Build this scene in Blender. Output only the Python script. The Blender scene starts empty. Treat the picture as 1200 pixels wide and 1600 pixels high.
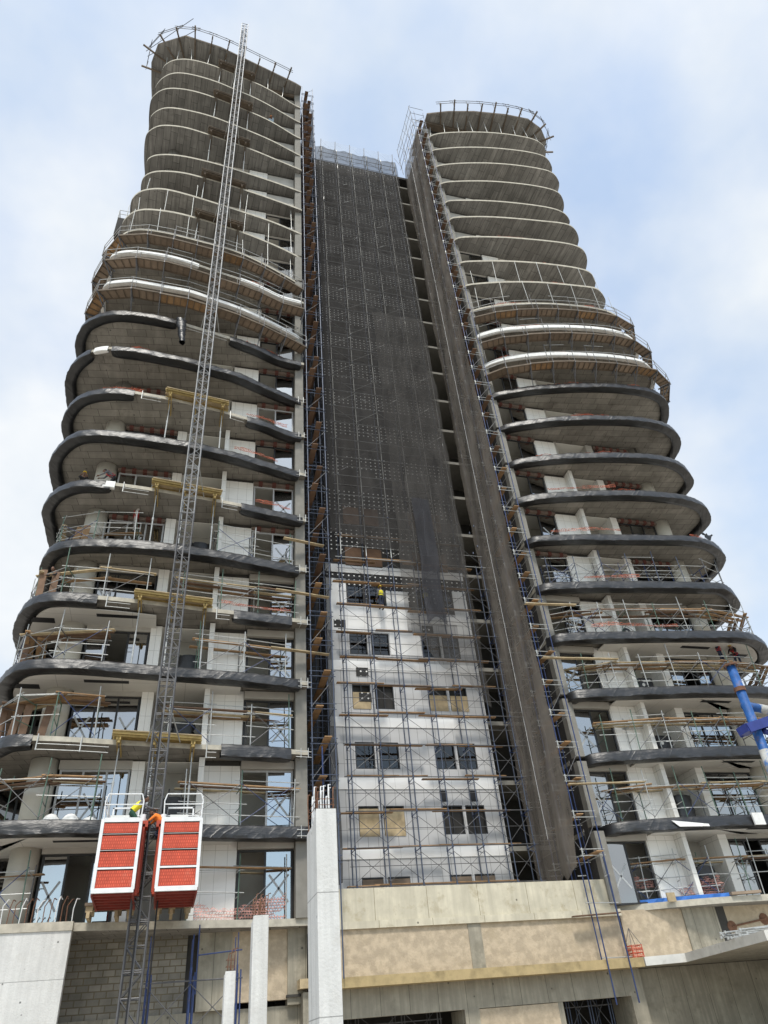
import bpy, bmesh, math, random
from mathutils import Vector, Matrix
random.seed(11)
R=math.radians
S=bpy.context.scene
COL=S.collection
def U(a,b): return random.uniform(a,b)

# ------------------------------------------------------------------ materials
def new_mat(name):
    m=bpy.data.materials.new(name); m.use_nodes=True
    nt=m.node_tree; nt.nodes.clear()
    return m,nt
def nd(nt,t,**kw):
    n=nt.nodes.new(t)
    for k,v in kw.items(): setattr(n,k,v)
    return n
def math_node(nt,op,a,b=None):
    n=nd(nt,'ShaderNodeMath',operation=op)
    for i,v in enumerate((a,b)):
        if v is None: continue
        if isinstance(v,(int,float)): n.inputs[i].default_value=v
        else: nt.links.new(v,n.inputs[i])
    return n.outputs[0]
def mixc(nt,fac,a,b,mode='MIX'):
    n=nd(nt,'ShaderNodeMix',data_type='RGBA',blend_type=mode)
    for s,v in ((0,fac),(6,a),(7,b)):
        if isinstance(v,(int,float)): n.inputs[s].default_value=v
        elif isinstance(v,tuple): n.inputs[s].default_value=(*v[:3],1)
        else: nt.links.new(v,n.inputs[s])
    return n.outputs[2]
def noise(nt,vec,scale,detail=4,rough=.6):
    n=nd(nt,'ShaderNodeTexNoise'); n.inputs['Scale'].default_value=scale
    n.inputs['Detail'].default_value=detail; n.inputs['Roughness'].default_value=rough
    nt.links.new(vec,n.inputs['Vector']); return n.outputs['Fac']
def ramp(nt,fac,a,b):
    n=nd(nt,'ShaderNodeMapRange'); n.inputs[1].default_value=a; n.inputs[2].default_value=b
    nt.links.new(fac,n.inputs[0]); return n.outputs[0]
def mapped(nt,vec,sc):
    n=nd(nt,'ShaderNodeMapping'); n.inputs['Scale'].default_value=sc
    nt.links.new(vec,n.inputs['Vector']); return n.outputs[0]
def wall_uv(nt,vec):
    s=nd(nt,'ShaderNodeSeparateXYZ'); nt.links.new(vec,s.inputs[0])
    c=nd(nt,'ShaderNodeCombineXYZ')
    nt.links.new(math_node(nt,'ADD',s.outputs[0],s.outputs[1]),c.inputs[0]); nt.links.new(s.outputs[2],c.inputs[1])
    return c.outputs[0]
def M(name,col,rough=.8,dark=.72,scale=1.5,stain=None,streak=None,bump=0,bscale=30,metal=0,spec=.4,grid=None,holes=0,rand=0,lo=.35,hi=.68,coat=0):
    m,nt=new_mat(name)
    out=nd(nt,'ShaderNodeOutputMaterial'); b=nd(nt,'ShaderNodeBsdfPrincipled')
    nt.links.new(b.outputs[0],out.inputs[0])
    tc=nd(nt,'ShaderNodeTexCoord'); v=tc.outputs['Object']
    d=tuple(c*dark for c in col)
    f=ramp(nt,noise(nt,v,scale,6),lo,hi)
    c=mixc(nt,f,d,col)
    if streak:   # vertical or board streaks: (mapping scale, strength)
        s=ramp(nt,noise(nt,mapped(nt,v,streak[0]),1.0,5,.65),.38,.66)
        c=mixc(nt,math_node(nt,'MULTIPLY',s,streak[1]),c,tuple(x*streak[2] for x in col))
    if stain:    # (scale, colour, threshold)
        s=ramp(nt,noise(nt,v,stain[0],5,.7),stain[2],stain[2]+.12)
        c=mixc(nt,math_node(nt,'MULTIPLY',s,stain[3]),c,stain[1])
    if grid:
        gv=wall_uv(nt,v) if grid['plane']=='xz' else v
        if grid.get('rot'):
            mp=nd(nt,'ShaderNodeMapping'); mp.inputs['Rotation'].default_value=(0,0,grid['rot']); nt.links.new(gv,mp.inputs['Vector']); gv=mp.outputs[0]
        br=nd(nt,'ShaderNodeTexBrick'); nt.links.new(gv,br.inputs['Vector'])
        br.offset=grid.get('offset',0); br.squash=1
        br.inputs['Scale'].default_value=1; br.inputs['Mortar Size'].default_value=grid['m']
        br.inputs['Mortar Smooth'].default_value=.1; br.inputs['Bias'].default_value=0
        br.inputs['Brick Width'].default_value=grid['w']; br.inputs['Row Height'].default_value=grid['h']
        br.inputs['Color1'].default_value=(1,1,1,1); q=grid.get('var',.85); br.inputs['Color2'].default_value=(q,q,q,1)
        br.inputs['Mortar'].default_value=(*grid['c'],1)
        c=mixc(nt,grid.get('f',1),c,br.outputs['Color'],'MULTIPLY')
    if holes:
        vo=nd(nt,'ShaderNodeTexVoronoi'); vo.inputs['Scale'].default_value=holes
        nt.links.new(v,vo.inputs['Vector'])
        h=ramp(nt,vo.outputs['Distance'],.05,.08)
        c=mixc(nt,h,tuple(x*.25 for x in col),c)
    if rand:
        oi=nd(nt,'ShaderNodeObjectInfo')
        k=nd(nt,'ShaderNodeMapRange'); nt.links.new(oi.outputs['Random'],k.inputs[0])
        k.inputs[3].default_value=1-rand; k.inputs[4].default_value=1+rand*.6
        cc=nd(nt,'ShaderNodeCombineColor')
        for i in range(3): nt.links.new(k.outputs[0],cc.inputs[i])
        c=mixc(nt,1,c,cc.outputs[0],'MULTIPLY')
    nt.links.new(c,b.inputs['Base Color'])
    b.inputs['Roughness'].default_value=rough; b.inputs['Metallic'].default_value=metal
    b.inputs['Specular IOR Level'].default_value=spec
    b.inputs['Coat Weight'].default_value=coat
    if bump:
        bp=nd(nt,'ShaderNodeBump'); bp.inputs['Strength'].default_value=bump; bp.inputs['Distance'].default_value=.05
        nt.links.new(noise(nt,v,bscale,5),bp.inputs['Height']); nt.links.new(bp.outputs[0],b.inputs['Normal'])
    return m
def plastic_mat():
    m,nt=new_mat('black_plastic_sheet')
    out=nd(nt,'ShaderNodeOutputMaterial'); b=nd(nt,'ShaderNodeBsdfPrincipled'); nt.links.new(b.outputs[0],out.inputs[0])
    tc=nd(nt,'ShaderNodeTexCoord'); v=tc.outputs['Object']
    c=mixc(nt,ramp(nt,noise(nt,v,1.1,5),.4,.65),(.006,.006,.007),(.013,.013,.0145))
    nt.links.new(c,b.inputs['Base Color'])
    b.inputs['Roughness'].default_value=.42; b.inputs['IOR'].default_value=1.6
    mp=nd(nt,'ShaderNodeMapping'); mp.inputs['Rotation'].default_value=(0,R(35),0); mp.inputs['Scale'].default_value=(1.6,1.6,9)
    nt.links.new(v,mp.inputs['Vector'])
    s=nd(nt,'ShaderNodeSeparateXYZ'); nt.links.new(v,s.inputs[0])
    cb_=nd(nt,'ShaderNodeCombineXYZ'); nt.links.new(math_node(nt,'ADD',math_node(nt,'ADD',s.outputs[0],math_node(nt,'MULTIPLY',s.outputs[1],-.6)),math_node(nt,'MULTIPLY',s.outputs[2],-.9)),cb_.inputs[0]); nt.links.new(math_node(nt,'MULTIPLY',math_node(nt,'ADD',s.outputs[2],math_node(nt,'MULTIPLY',s.outputs[0],.35)),.5),cb_.inputs[1])
    wv=nd(nt,'ShaderNodeTexWave',wave_type='BANDS',bands_direction='X',wave_profile='SIN'); wv.inputs['Scale'].default_value=.75; wv.inputs['Distortion'].default_value=11; wv.inputs['Detail'].default_value=3; wv.inputs['Detail Scale'].default_value=1.3
    nt.links.new(cb_.outputs[0],wv.inputs['Vector'])
    ridge=math_node(nt,'POWER',wv.outputs['Fac'],3.0)
    msk=ramp(nt,noise(nt,v,.4,3),.46,.66)
    h=math_node(nt,'ADD',math_node(nt,'MULTIPLY',math_node(nt,'MULTIPLY',ridge,msk),.34),math_node(nt,'MULTIPLY',noise(nt,mp.outputs[0],1.0,4,.6),.6))
    bp=nd(nt,'ShaderNodeBump'); bp.inputs['Strength'].default_value=.75; bp.inputs['Distance'].default_value=.06
    nt.links.new(h,bp.inputs['Height']); nt.links.new(bp.outputs[0],b.inputs['Normal'])
    return m
def glass_mat(name,tint,refl,fr=.6):
    m,nt=new_mat(name)
    out=nd(nt,'ShaderNodeOutputMaterial'); t=nd(nt,'ShaderNodeBsdfTransparent'); t.inputs[0].default_value=(*tint,1)
    g=nd(nt,'ShaderNodeBsdfGlossy'); g.inputs['Roughness'].default_value=.02; g.inputs[0].default_value=(.88,.88,.87,1)
    lw=nd(nt,'ShaderNodeLayerWeight'); lw.inputs[0].default_value=.35
    f=math_node(nt,'ADD',math_node(nt,'MULTIPLY',lw.outputs['Fresnel'],fr),refl)
    tc=nd(nt,'ShaderNodeTexCoord')
    bp=nd(nt,'ShaderNodeBump'); bp.inputs['Strength'].default_value=.04; nt.links.new(noise(nt,tc.outputs['Object'],1.3,2),bp.inputs['Height'])
    nt.links.new(bp.outputs[0],g.inputs['Normal'])
    mx=nd(nt,'ShaderNodeMixShader'); nt.links.new(f,mx.inputs[0]); nt.links.new(t.outputs[0],mx.inputs[1]); nt.links.new(g.outputs[0],mx.inputs[2])
    nt.links.new(mx.outputs[0],out.inputs[0]); return m
def net_mat(name,col,alpha,cell=None,var=.12,lines=True):
    m,nt=new_mat(name)
    out=nd(nt,'ShaderNodeOutputMaterial'); t=nd(nt,'ShaderNodeBsdfTransparent'); d=nd(nt,'ShaderNodeBsdfDiffuse')
    tc=nd(nt,'ShaderNodeTexCoord'); v=tc.outputs['Object']; uv=wall_uv(nt,v)
    n=ramp(nt,noise(nt,mapped(nt,uv,(1.3,.22,1)),1,6,.7),.3,.7)
    c=mixc(nt,n,tuple(x*.6 for x in col),tuple(min(1,x*1.3) for x in col)); nt.links.new(c,d.inputs[0])
    a=math_node(nt,'ADD',math_node(nt,'MULTIPLY',ramp(nt,noise(nt,mapped(nt,uv,(.8,.16,1)),1,5,.65),.3,.7),var),alpha-var/2)
    if cell:
        br=nd(nt,'ShaderNodeTexBrick'); br.offset=.5; br.inputs['Scale'].default_value=1
        br.inputs['Brick Width'].default_value=cell; br.inputs['Row Height'].default_value=cell*.8; br.inputs['Mortar Size'].default_value=cell*.16; br.inputs['Mortar Smooth'].default_value=0
        br.inputs['Color1'].default_value=br.inputs['Color2'].default_value=(0,0,0,1); br.inputs['Mortar'].default_value=(1,1,1,1)
        nt.links.new(uv,br.inputs['Vector']); a=math_node(nt,'MULTIPLY',br.outputs['Color'],alpha)
    elif lines:   # lapped seams of the netting
        br=nd(nt,'ShaderNodeTexBrick'); br.offset=.3; br.inputs['Scale'].default_value=1
        br.inputs['Brick Width'].default_value=1.72; br.inputs['Row Height'].default_value=5.2; br.inputs['Mortar Size'].default_value=.035
        br.inputs['Color1'].default_value=(0,0,0,1);br.inputs['Color2'].default_value=(.07,.07,.07,1); br.inputs['Mortar'].default_value=(1,1,1,1)
        nt.links.new(uv,br.inputs['Vector']); a=math_node(nt,'ADD',a,math_node(nt,'MULTIPLY',br.outputs['Color'],.16))
    mx=nd(nt,'ShaderNodeMixShader'); nt.links.new(a,mx.inputs[0]); nt.links.new(t.outputs[0],mx.inputs[1]); nt.links.new(d.outputs[0],mx.inputs[2])
    nt.links.new(mx.outputs[0],out.inputs[0]); return m
def dotted_mat():
    m,nt=new_mat('black_insulation_with_fixings')
    out=nd(nt,'ShaderNodeOutputMaterial'); b=nd(nt,'ShaderNodeBsdfPrincipled'); nt.links.new(b.outputs[0],out.inputs[0])
    tc=nd(nt,'ShaderNodeTexCoord'); uv=wall_uv(nt,tc.outputs['Object'])
    s=nd(nt,'ShaderNodeSeparateXYZ'); nt.links.new(uv,s.inputs[0])
    def cellf(o,w): return math_node(nt,'SUBTRACT',math_node(nt,'FRACT',math_node(nt,'DIVIDE',o,w)),.5)
    dx=cellf(s.outputs[0],.36); dz=cellf(s.outputs[1],.34)
    r=math_node(nt,'SQRT',math_node(nt,'ADD',math_node(nt,'MULTIPLY',dx,dx),math_node(nt,'MULTIPLY',dz,dz)))
    dot=math_node(nt,'LESS_THAN',r,.15)
    band=math_node(nt,'LESS_THAN',math_node(nt,'FRACT',math_node(nt,'DIVIDE',s.outputs[1],3.5)),.56)
    keep=math_node(nt,'GREATER_THAN',noise(nt,mapped(nt,uv,(.35,.8,1)),1,3),.36)
    f=math_node(nt,'MULTIPLY',math_node(nt,'MULTIPLY',dot,band),keep)
    br=nd(nt,'ShaderNodeTexBrick'); br.offset=.5; br.inputs['Scale'].default_value=1; br.inputs['Brick Width'].default_value=1.2; br.inputs['Row Height'].default_value=.6; br.inputs['Mortar Size'].default_value=.012
    br.inputs['Color1'].default_value=(.020,.020,.021,1); br.inputs['Color2'].default_value=(.032,.031,.030,1); br.inputs['Mortar'].default_value=(.012,.012,.012,1)
    nt.links.new(uv,br.inputs['Vector'])
    c=mixc(nt,f,br.outputs['Color'],(.85,.85,.83)); nt.links.new(c,b.inputs['Base Color']); b.inputs['Roughness'].default_value=.8
    return m

MT={}
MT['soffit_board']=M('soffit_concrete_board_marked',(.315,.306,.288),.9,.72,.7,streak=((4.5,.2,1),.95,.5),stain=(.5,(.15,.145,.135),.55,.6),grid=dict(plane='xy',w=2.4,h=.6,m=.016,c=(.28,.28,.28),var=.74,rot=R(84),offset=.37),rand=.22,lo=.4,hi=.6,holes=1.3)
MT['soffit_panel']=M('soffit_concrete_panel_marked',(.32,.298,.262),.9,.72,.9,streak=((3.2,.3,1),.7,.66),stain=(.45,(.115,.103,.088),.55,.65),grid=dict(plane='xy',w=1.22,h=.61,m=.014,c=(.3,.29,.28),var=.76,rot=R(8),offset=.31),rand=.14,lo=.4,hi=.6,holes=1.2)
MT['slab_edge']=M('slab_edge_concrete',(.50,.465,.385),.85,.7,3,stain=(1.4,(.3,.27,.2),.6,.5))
MT['ceiling']=M('white_ceiling_board',(.62,.6,.56),.7,.93,.5,grid=dict(plane='xy',w=2.9,h=2.3,m=.012,c=(.6,.6,.6),var=.97))
MT['pier']=M('end_pier_render',(.235,.225,.2),.9,.8,2,stain=(.8,(.2,.19,.165),.58,.5))
MT['tile']=M('white_wall_tile',(.82,.81,.775),.45,.93,.8,grid=dict(plane='xz',w=.53,h=.86,m=.008,c=(.55,.54,.52),var=.97),spec=.4)
MT['fin']=M('white_wall_fin',(.72,.71,.67),.6,.92,1.5,grid=dict(plane='xz',w=5,h=.86,m=.012,c=(.5,.5,.5),var=.97))
MT['alcove']=M('pale_alcove_render',(.44,.425,.39),.85,.8,1.2)
MT['column']=M('round_column_render',(.56,.535,.47),.7,.88,1.4,stain=(2.2,(.42,.39,.33),.63,.5))
MT['interior']=M('interior_plaster',(.58,.56,.51),.9,.8,.6)
MT['inside_white']=M('inside_ceiling_paint',(.72,.70,.65),.9,.92,.6)
MT['frame']=M('dark_window_frame',(.028,.028,.03),.45,.8,3)
MT['silver']=M('silver_window_frame',(.42,.43,.44),.4,.85,3)
MT['glass']=glass_mat('window_glass',(.30,.31,.31),.40)
MT['glass_grey']=glass_mat('dim_grey_window_glass',(.42,.42,.42),.05,.12)  # grey glass with its mirror reflection turned low
MT['glass_dim']=glass_mat('dark_window_glass',(.20,.22,.23),.16)
MT['tape']=M('white_protective_tape',(.42,.44,.45),.5,.8,9)
MT['lintel']=M('lintel_tube',(.19,.145,.12),.8,.7,3)
MT['red_brick']=M('red_brown_clamp',(.13,.045,.035),.85,.7,8)
MT['bulk']=M('beige_bulkhead',(.42,.40,.36),.7,.9,2)
MT['plastic']=plastic_mat()
MT['white_sheet']=M('white_edge_board',(.76,.76,.74),.95,.8,2.5,stain=(2.2,(.42,.39,.34),.58,.6),bump=.25,bscale=8,spec=.1)
MT['grey_clad']=M('grey_cladding',(.50,.50,.502),.6,.96,.5,grid=dict(plane='xz',w=.55,h=1.15,m=.012,c=(.40,.40,.40),var=.97,offset=0),lo=.2,hi=.8)
MT['white_clad']=M('white_cladding_band',(.80,.80,.79),.5,.92,.7,grid=dict(plane='xz',w=1.1,h=5,m=.008,c=(.6,.6,.6),var=.97))
MT['insul']=dotted_mat()
MT['dark_wall']=M('dark_side_wall',(.045,.043,.041),.9,.6,1)
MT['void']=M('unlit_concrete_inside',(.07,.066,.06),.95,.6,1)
MT['net']=net_mat('dark_debris_net',(.052,.049,.047),.58,var=.16)
MT['net_side']=net_mat('brown_grey_debris_net',(.22,.195,.17),.66,var=.26)  # colour raised to make up for weaker sun on this side
MT['net_thin']=net_mat('thin_debris_net',(.085,.08,.075),.40)
MT['net_fold']=net_mat('folded_black_net',(.05,.05,.055),.75)
MT['net_white']=net_mat('white_guard_net',(.72,.74,.76),.15,lines=False)
MT['net_orange']=net_mat('orange_barrier_mesh',(.62,.22,.15),.66,cell=.12)
MT['net_pink']=net_mat('faded_pink_barrier_mesh',(.66,.34,.29),.6,cell=.14)
MT['wood']=M('scaffold_board_wood',(.40,.245,.125),.8,.55,2,streak=((1.5,1.5,9),.5,.6),rand=.3)
MT['wood_pale']=M('pale_formwork_timber',(.52,.41,.25),.8,.6,2.2,rand=.2)
MT['wood_brown']=M('red_brown_scaffold_board',(.20,.122,.078),.85,.6,1.6,rand=.28)
MT['ply']=M('film_faced_ply',(.265,.2,.145),.75,.72,1.2,rand=.3)
MT['wood_dark']=M('dark_formwork_timber',(.16,.125,.092),.85,.6,1.3,rand=.25)
MT['yellow']=M('yellow_formwork_beam',(.44,.32,.12),.75,.6,3,rand=.2)
MT['steel']=M('galvanised_steel',(.47,.48,.47),.5,.75,5,metal=.35)
MT['steel_mid']=M('weathered_mast_steel',(.26,.265,.27),.5,.7,5,metal=.35)
MT['steel_dark']=M('dull_grey_steel',(.13,.13,.135),.55,.7,5,metal=.4)
MT['steel_blue']=M('blue_painted_tube',(.03,.055,.16),.5,.6,4,stain=(5,(.10,.07,.055),.60,.8))
MT['steel_bluegrey']=M('blue_grey_tube',(.085,.105,.155),.5,.7,4,metal=.2)
MT['steel_green']=M('green_grey_tube',(.10,.165,.125),.55,.7,4)
MT['rust']=M('rusty_rebar',(.20,.10,.06),.9,.6,8)
MT['white_paint']=M('white_paint',(.76,.77,.77),.45,.85,3,stain=(3.5,(.45,.42,.38),.60,.7))
MT['red_paint']=M('red_oxide_paint',(.50,.075,.035),.5,.75,2,stain=(2,(.26,.05,.03),.6,.6))
MT['red_dark']=M('dark_red_underside',(.26,.045,.03),.6,.65,2.5)  # darker than the cage body's red, for the base ribs
MT['red_mesh']=M('red_perforated_sheet',(.70,.11,.055),.55,.78,2.2,stain=(1.7,(.72,.25,.17),.6,.5),grid=dict(plane='xz',w=.075,h=.105,m=.016,c=(.62,.5,.45),var=.74,offset=.5))
MT['pillar']=M('pale_cast_concrete',(.66,.66,.64),.85,.86,1.6,stain=(1.3,(.5,.49,.46),.57,.6),streak=((5,5,.35),.7,.74),grid=dict(plane='xz',w=30,h=2.35,m=.012,c=(.5,.5,.5),var=.95),holes=1.9,bump=.3,bscale=16)
MT['parapet']=M('cream_cast_concrete',(.63,.58,.45),.88,.74,1.3,stain=(1.0,(.36,.31,.21),.55,.75),streak=((2.6,2.6,.15),.8,.66),grid=dict(plane='xz',w=2.45,h=9,m=.012,c=(.45,.42,.36),var=.94),holes=1.5)
MT['ledge']=M('yellow_stained_concrete',(.50,.385,.20),.9,.5,2.2,stain=(2.2,(.30,.22,.12),.56,.6),streak=((5,5,.5),.6,.72))
MT['tan']=M('tan_trowelled_plaster',(.50,.41,.295),.9,.76,3.4,streak=((.9,.9,2.2),.4,.8),stain=(.6,(.38,.31,.21),.54,.6),bump=.7,bscale=3.5,lo=.42,hi=.6)
MT['raw']=M('raw_grey_concrete',(.41,.375,.295),.9,.66,1.3,streak=((5,5,.28),.9,.58),stain=(.7,(.19,.172,.13),.55,.7),grid=dict(plane='xz',w=1.25,h=9,m=.012,c=(.45,.45,.42),var=.92),holes=1.4)
MT['raw_white']=M('white_edged_concrete',(.63,.62,.58),.85,.8,1.5,stain=(2.2,(.36,.34,.3),.56,.7))
MT['block']=M('hollow_block_wall',(.34,.315,.265),.95,.7,1.4,bump=.5,bscale=12,grid=dict(plane='xz',w=.46,h=.235,m=.022,c=(.52,.47,.38),var=.66,offset=.5))
MT['ground']=M('bare_site_earth',(.45,.41,.355),.95,.8,.25,stain=(.1,(.36,.33,.28),.5,.6))
MT['bag']=M('white_woven_sack',(.75,.75,.73),.6,.85,4,bump=.5,bscale=7)
MT['blue_sheet']=M('blue_plastic_sheet',(.04,.17,.55),.5,.7,3)
MT['blue_post']=M('blue_painted_steel_post',(.022,.115,.37),.55,.5,2.6,stain=(2.6,(.17,.12,.09),.57,.9),bump=.2,bscale=14)
MT['violet']=M('violet_blue_painted_steel',(.035,.055,.26),.45,.7,3)
MT['chipped']=M('chipped_pale_paint',(.50,.50,.47),.7,.7,4,stain=(3,(.05,.16,.42),.52,.9))
MT['ac']=M('white_metal_casing',(.66,.66,.63),.5,.92,3)
MT['black']=M('matt_black',(.015,.015,.017),.6,.8,3)
MT['skin']=M('brown_skin',(.16,.082,.05),.55,.85,6)
def cloth(n,c): return M(n,c,.85,.75,7)
CL={'yellow':cloth('yellow_safety_cloth',(.78,.68,.04)),'orange':cloth('orange_safety_cloth',(.85,.22,.03)),'navy':cloth('navy_work_cloth',(.02,.026,.05)),
    'white':cloth('off_white_cloth',(.55,.52,.5)),'blue':cloth('pale_blue_cloth',(.42,.55,.68)),'dark':cloth('black_work_cloth',(.02,.02,.023)),'green':cloth('dark_green_cloth',(.02,.07,.045)),'red':cloth('red_harness_web',(.6,.03,.03)),'boot':cloth('boot_leather',(.025,.02,.016)),'hair':cloth('black_hair',(.01,.01,.01)),'grey':cloth('grey_work_cloth',(.14,.14,.15))}
HELM={'yellow':M('yellow_hard_shell',(.80,.55,.02),.35,.9,2),'orange':M('orange_hard_shell',(.8,.25,.03),.35,.9,2),'white':M('white_hard_shell',(.8,.8,.78),.35,.9,2)}

# ------------------------------------------------------------------ mesh helpers
SPLIT={'block','deck','drive_motor','guard_rail','interior_wall','partition_wall','ledger','transom','rung','rebar_tie','trailing_cable','collar','standard','harness'}
class MB:
    def __init__(s): s.v=[]; s.f=[]; s.m=[]; s.cur=0
    def quad(s,a,b,c,d):
        i=len(s.v); s.v+=[a,b,c,d]; s.f.append((i,i+1,i+2,i+3)); s.m.append(s.cur)
    def box(s,x0,x1,y0,y1,z0,z1):
        s.obox(((x0+x1)/2,(y0+y1)/2,(z0+z1)/2),(1,0,0),(0,1,0),(0,0,1),abs(x1-x0)/2,abs(y1-y0)/2,abs(z1-z0)/2)
    def obox(s,c,ax,ay,az,hx,hy,hz):
        c=Vector(c); ax=Vector(ax)*hx; ay=Vector(ay)*hy; az=Vector(az)*hz; i=len(s.v)
        for sz in(-1,1):
            for sx,sy in((-1,-1),(1,-1),(1,1),(-1,1)): s.v.append(tuple(c+ax*sx+ay*sy+az*sz))
        for q in((3,2,1,0),(4,5,6,7),(0,1,5,4),(1,2,6,5),(2,3,7,6),(3,0,4,7)): s.f.append(tuple(i+k for k in q)); s.m.append(s.cur)
    def beam(s,p,q,w,h,up=(0,0,1)):
        p=Vector(p); q=Vector(q); d=q-p; l=d.length; d.normalize(); u=Vector(up)
        sd=d.cross(u)
        if sd.length<1e-4: sd=d.cross(Vector((1,0,0)))
        sd.normalize(); u=sd.cross(d)
        s.obox((p+q)/2,d,sd,u,l/2,w/2,h/2)
    def tube(s,p,q,r,n=6,r2=None):
        p=Vector(p); q=Vector(q); d=(q-p)
        if d.length<1e-6: return
        d.normalize(); a=d.orthogonal().normalized(); b=d.cross(a); r2=r if r2 is None else r2; i=len(s.v)
        for c,rad in((p,r),(q,r2)):
            for k in range(n):
                t=2*math.pi*k/n; s.v.append(tuple(c+(a*math.cos(t)+b*math.sin(t))*rad))
        for k in range(n): s.f.append((i+k,i+(k+1)%n,i+n+(k+1)%n,i+n+k)); s.m.append(s.cur)
        s.f.append(tuple(i+k for k in range(n-1,-1,-1))); s.f.append(tuple(i+n+k for k in range(n))); s.m+=[s.cur]*2
    def path(s,pts,r,n=6):
        for a,b in zip(pts,pts[1:]): s.tube(a,b,r,n)
    def prism(s,poly,z0,z1,mb=0,ms=0,mt=0):
        a=sum(poly[i][0]*poly[(i+1)%len(poly)][1]-poly[(i+1)%len(poly)][0]*poly[i][1] for i in range(len(poly)))
        if a<0: poly=poly[::-1]
        n=len(poly); i=len(s.v)
        for z in(z0,z1): s.v+=[(p[0],p[1],z) for p in poly]
        s.f.append(tuple(i+k for k in range(n-1,-1,-1))); s.m.append(mb)
        s.f.append(tuple(i+n+k for k in range(n))); s.m.append(mt)
        for k in range(n): s.f.append((i+k,i+(k+1)%n,i+n+(k+1)%n,i+n+k)); s.m.append(ms)
    def cyl(s,c,r,z0,z1,n=28):
        s.prism([(c[0]+r*math.cos(2*math.pi*k/n),c[1]+r*math.sin(2*math.pi*k/n)) for k in range(n)],z0,z1,s.cur,s.cur,s.cur)
    def grid(s,P):
        i=len(s.v); r=len(P); c=len(P[0])
        for row in P: s.v+=[tuple(p) for p in row]
        for a in range(r-1):
            for b in range(c-1):
                k=i+a*c+b; s.f.append((k,k+1,k+c+1,k+c)); s.m.append(s.cur)
    def ellip(s,c,rx,ry,rz,axis=None,n=10,m=8,zmin=-1.0):
        P=[]; 
        for a in range(m+1):
            t=-math.pi/2+math.pi*a/m; t=max(t,math.asin(zmin)) if zmin>-1 else t
            row=[]
            for b in range(n+1):
                f=2*math.pi*b/n; p=Vector((rx*math.cos(t)*math.cos(f),ry*math.cos(t)*math.sin(f),rz*math.sin(t)))
                if axis is not None: p=axis@p
                row.append(Vector(c)+p)
            P.append(row)
        s.grid(P)
    def pieces(s):
        p=list(range(len(s.v)))
        def f(a):
            while p[a]!=a: p[a]=p[p[a]]; a=p[a]
            return a
        for q in s.f:
            for b in q[1:]: p[f(b)]=f(q[0])
        g={}
        for i in range(len(s.v)): g.setdefault(f(i),[]).append(s.v[i])
        ks=list(g); B=[[min(v[i] for v in g[k])-.02 for i in range(3)]+[max(v[i] for v in g[k])+.02 for i in range(3)] for k in ks]
        r=list(range(len(ks)))
        def rr(a):
            while r[a]!=a: a=r[a]
            return a
        for i in range(len(ks)):
            for j in range(i):
                if all(B[i][k]<=B[j][k+3] and B[j][k]<=B[i][k+3] for k in range(3)): r[rr(i)]=rr(j)
        cl={k:rr(i) for i,k in enumerate(ks)}; out={}
        for q,mi in zip(s.f,s.m):
            m,mp=out.setdefault(cl[f(q[0])],(MB(),{}))
            for i in q:
                if i not in mp: mp[i]=len(m.v); m.v.append(s.v[i])
            m.f.append(tuple(mp[i] for i in q)); m.m.append(mi)
        return [o[0] for o in out.values()]
    def build(s,name,mat,parent=None,smooth=False,origin=None):
        if parent is not None and name in SPLIT:
            ps=s.pieces()
            if len(ps)>1:
                for q in ps: o=q._build(name,mat,parent,smooth)
                return o
        return s._build(name,mat,parent,smooth,origin)
    def _build(s,name,mat,parent=None,smooth=False,origin=None):
        me=bpy.data.meshes.new(name)
        o=bpy.data.objects.new(name,me); COL.objects.link(o)
        if parent is not None:
            o.parent=parent; org=Vector(parent['_org'])
        else:
            if origin is None:
                xs=[v[0] for v in s.v]; ys=[v[1] for v in s.v]; zs=[v[2] for v in s.v]
                origin=((min(xs)+max(xs))/2,(min(ys)+max(ys))/2,min(zs))
            org=Vector(origin); o.location=org
        o['_org']=tuple(org)
        me.from_pydata([tuple(Vector(v)-org) for v in s.v],[],s.f)
        mats=mat if isinstance(mat,(list,tuple)) else [mat]
        for m in mats: me.materials.append(MT[m] if isinstance(m,str) else m)
        if len(mats)>1: me.polygons.foreach_set('material_index',s.m)
        if smooth: me.polygons.foreach_set('use_smooth',[True]*len(s.f))
        me.update(); return o
def tag(o,label,cat,group=None,kind=None):
    if label: o['label']=label
    if cat: o['category']=cat
    if group: o['group']=group
    if kind: o['kind']=kind
    return o
def root(name,label,cat,loc,group=None):
    o=bpy.data.objects.new(name,None); COL.objects.link(o); o.location=loc; o['_org']=tuple(loc); o.empty_display_size=.3
    return tag(o,label,cat,group)
def copy_tree(o,parent=None,delta=(0,0,0)):
    c=o.copy(); COL.objects.link(c)
    if parent is not None: c.parent=parent
    else: c.location=Vector(o.location)+Vector(delta)
    for ch in list(o.children): copy_tree(ch,c)
    return c
def chaikin(p,n=2):
    p=[Vector((a[0],a[1])) for a in p]
    for _ in range(n):
        q=[p[0]]
        for a,b in zip(p,p[1:]): q+=[a*.75+b*.25,a*.25+b*.75]
        q.append(p[-1]); p=q
    return p
def resample(p,step):
    d=[0]
    for a,b in zip(p,p[1:]): d.append(d[-1]+(b-a).length)
    n=max(2,int(d[-1]/step)+1); out=[]; j=0
    for i in range(n):
        t=d[-1]*i/(n-1)
        while j<len(p)-2 and d[j+1]<t: j+=1
        s=(t-d[j])/max(1e-9,d[j+1]-d[j]); out.append(p[j].lerp(p[j+1],min(1,max(0,s))))
    return out
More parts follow.
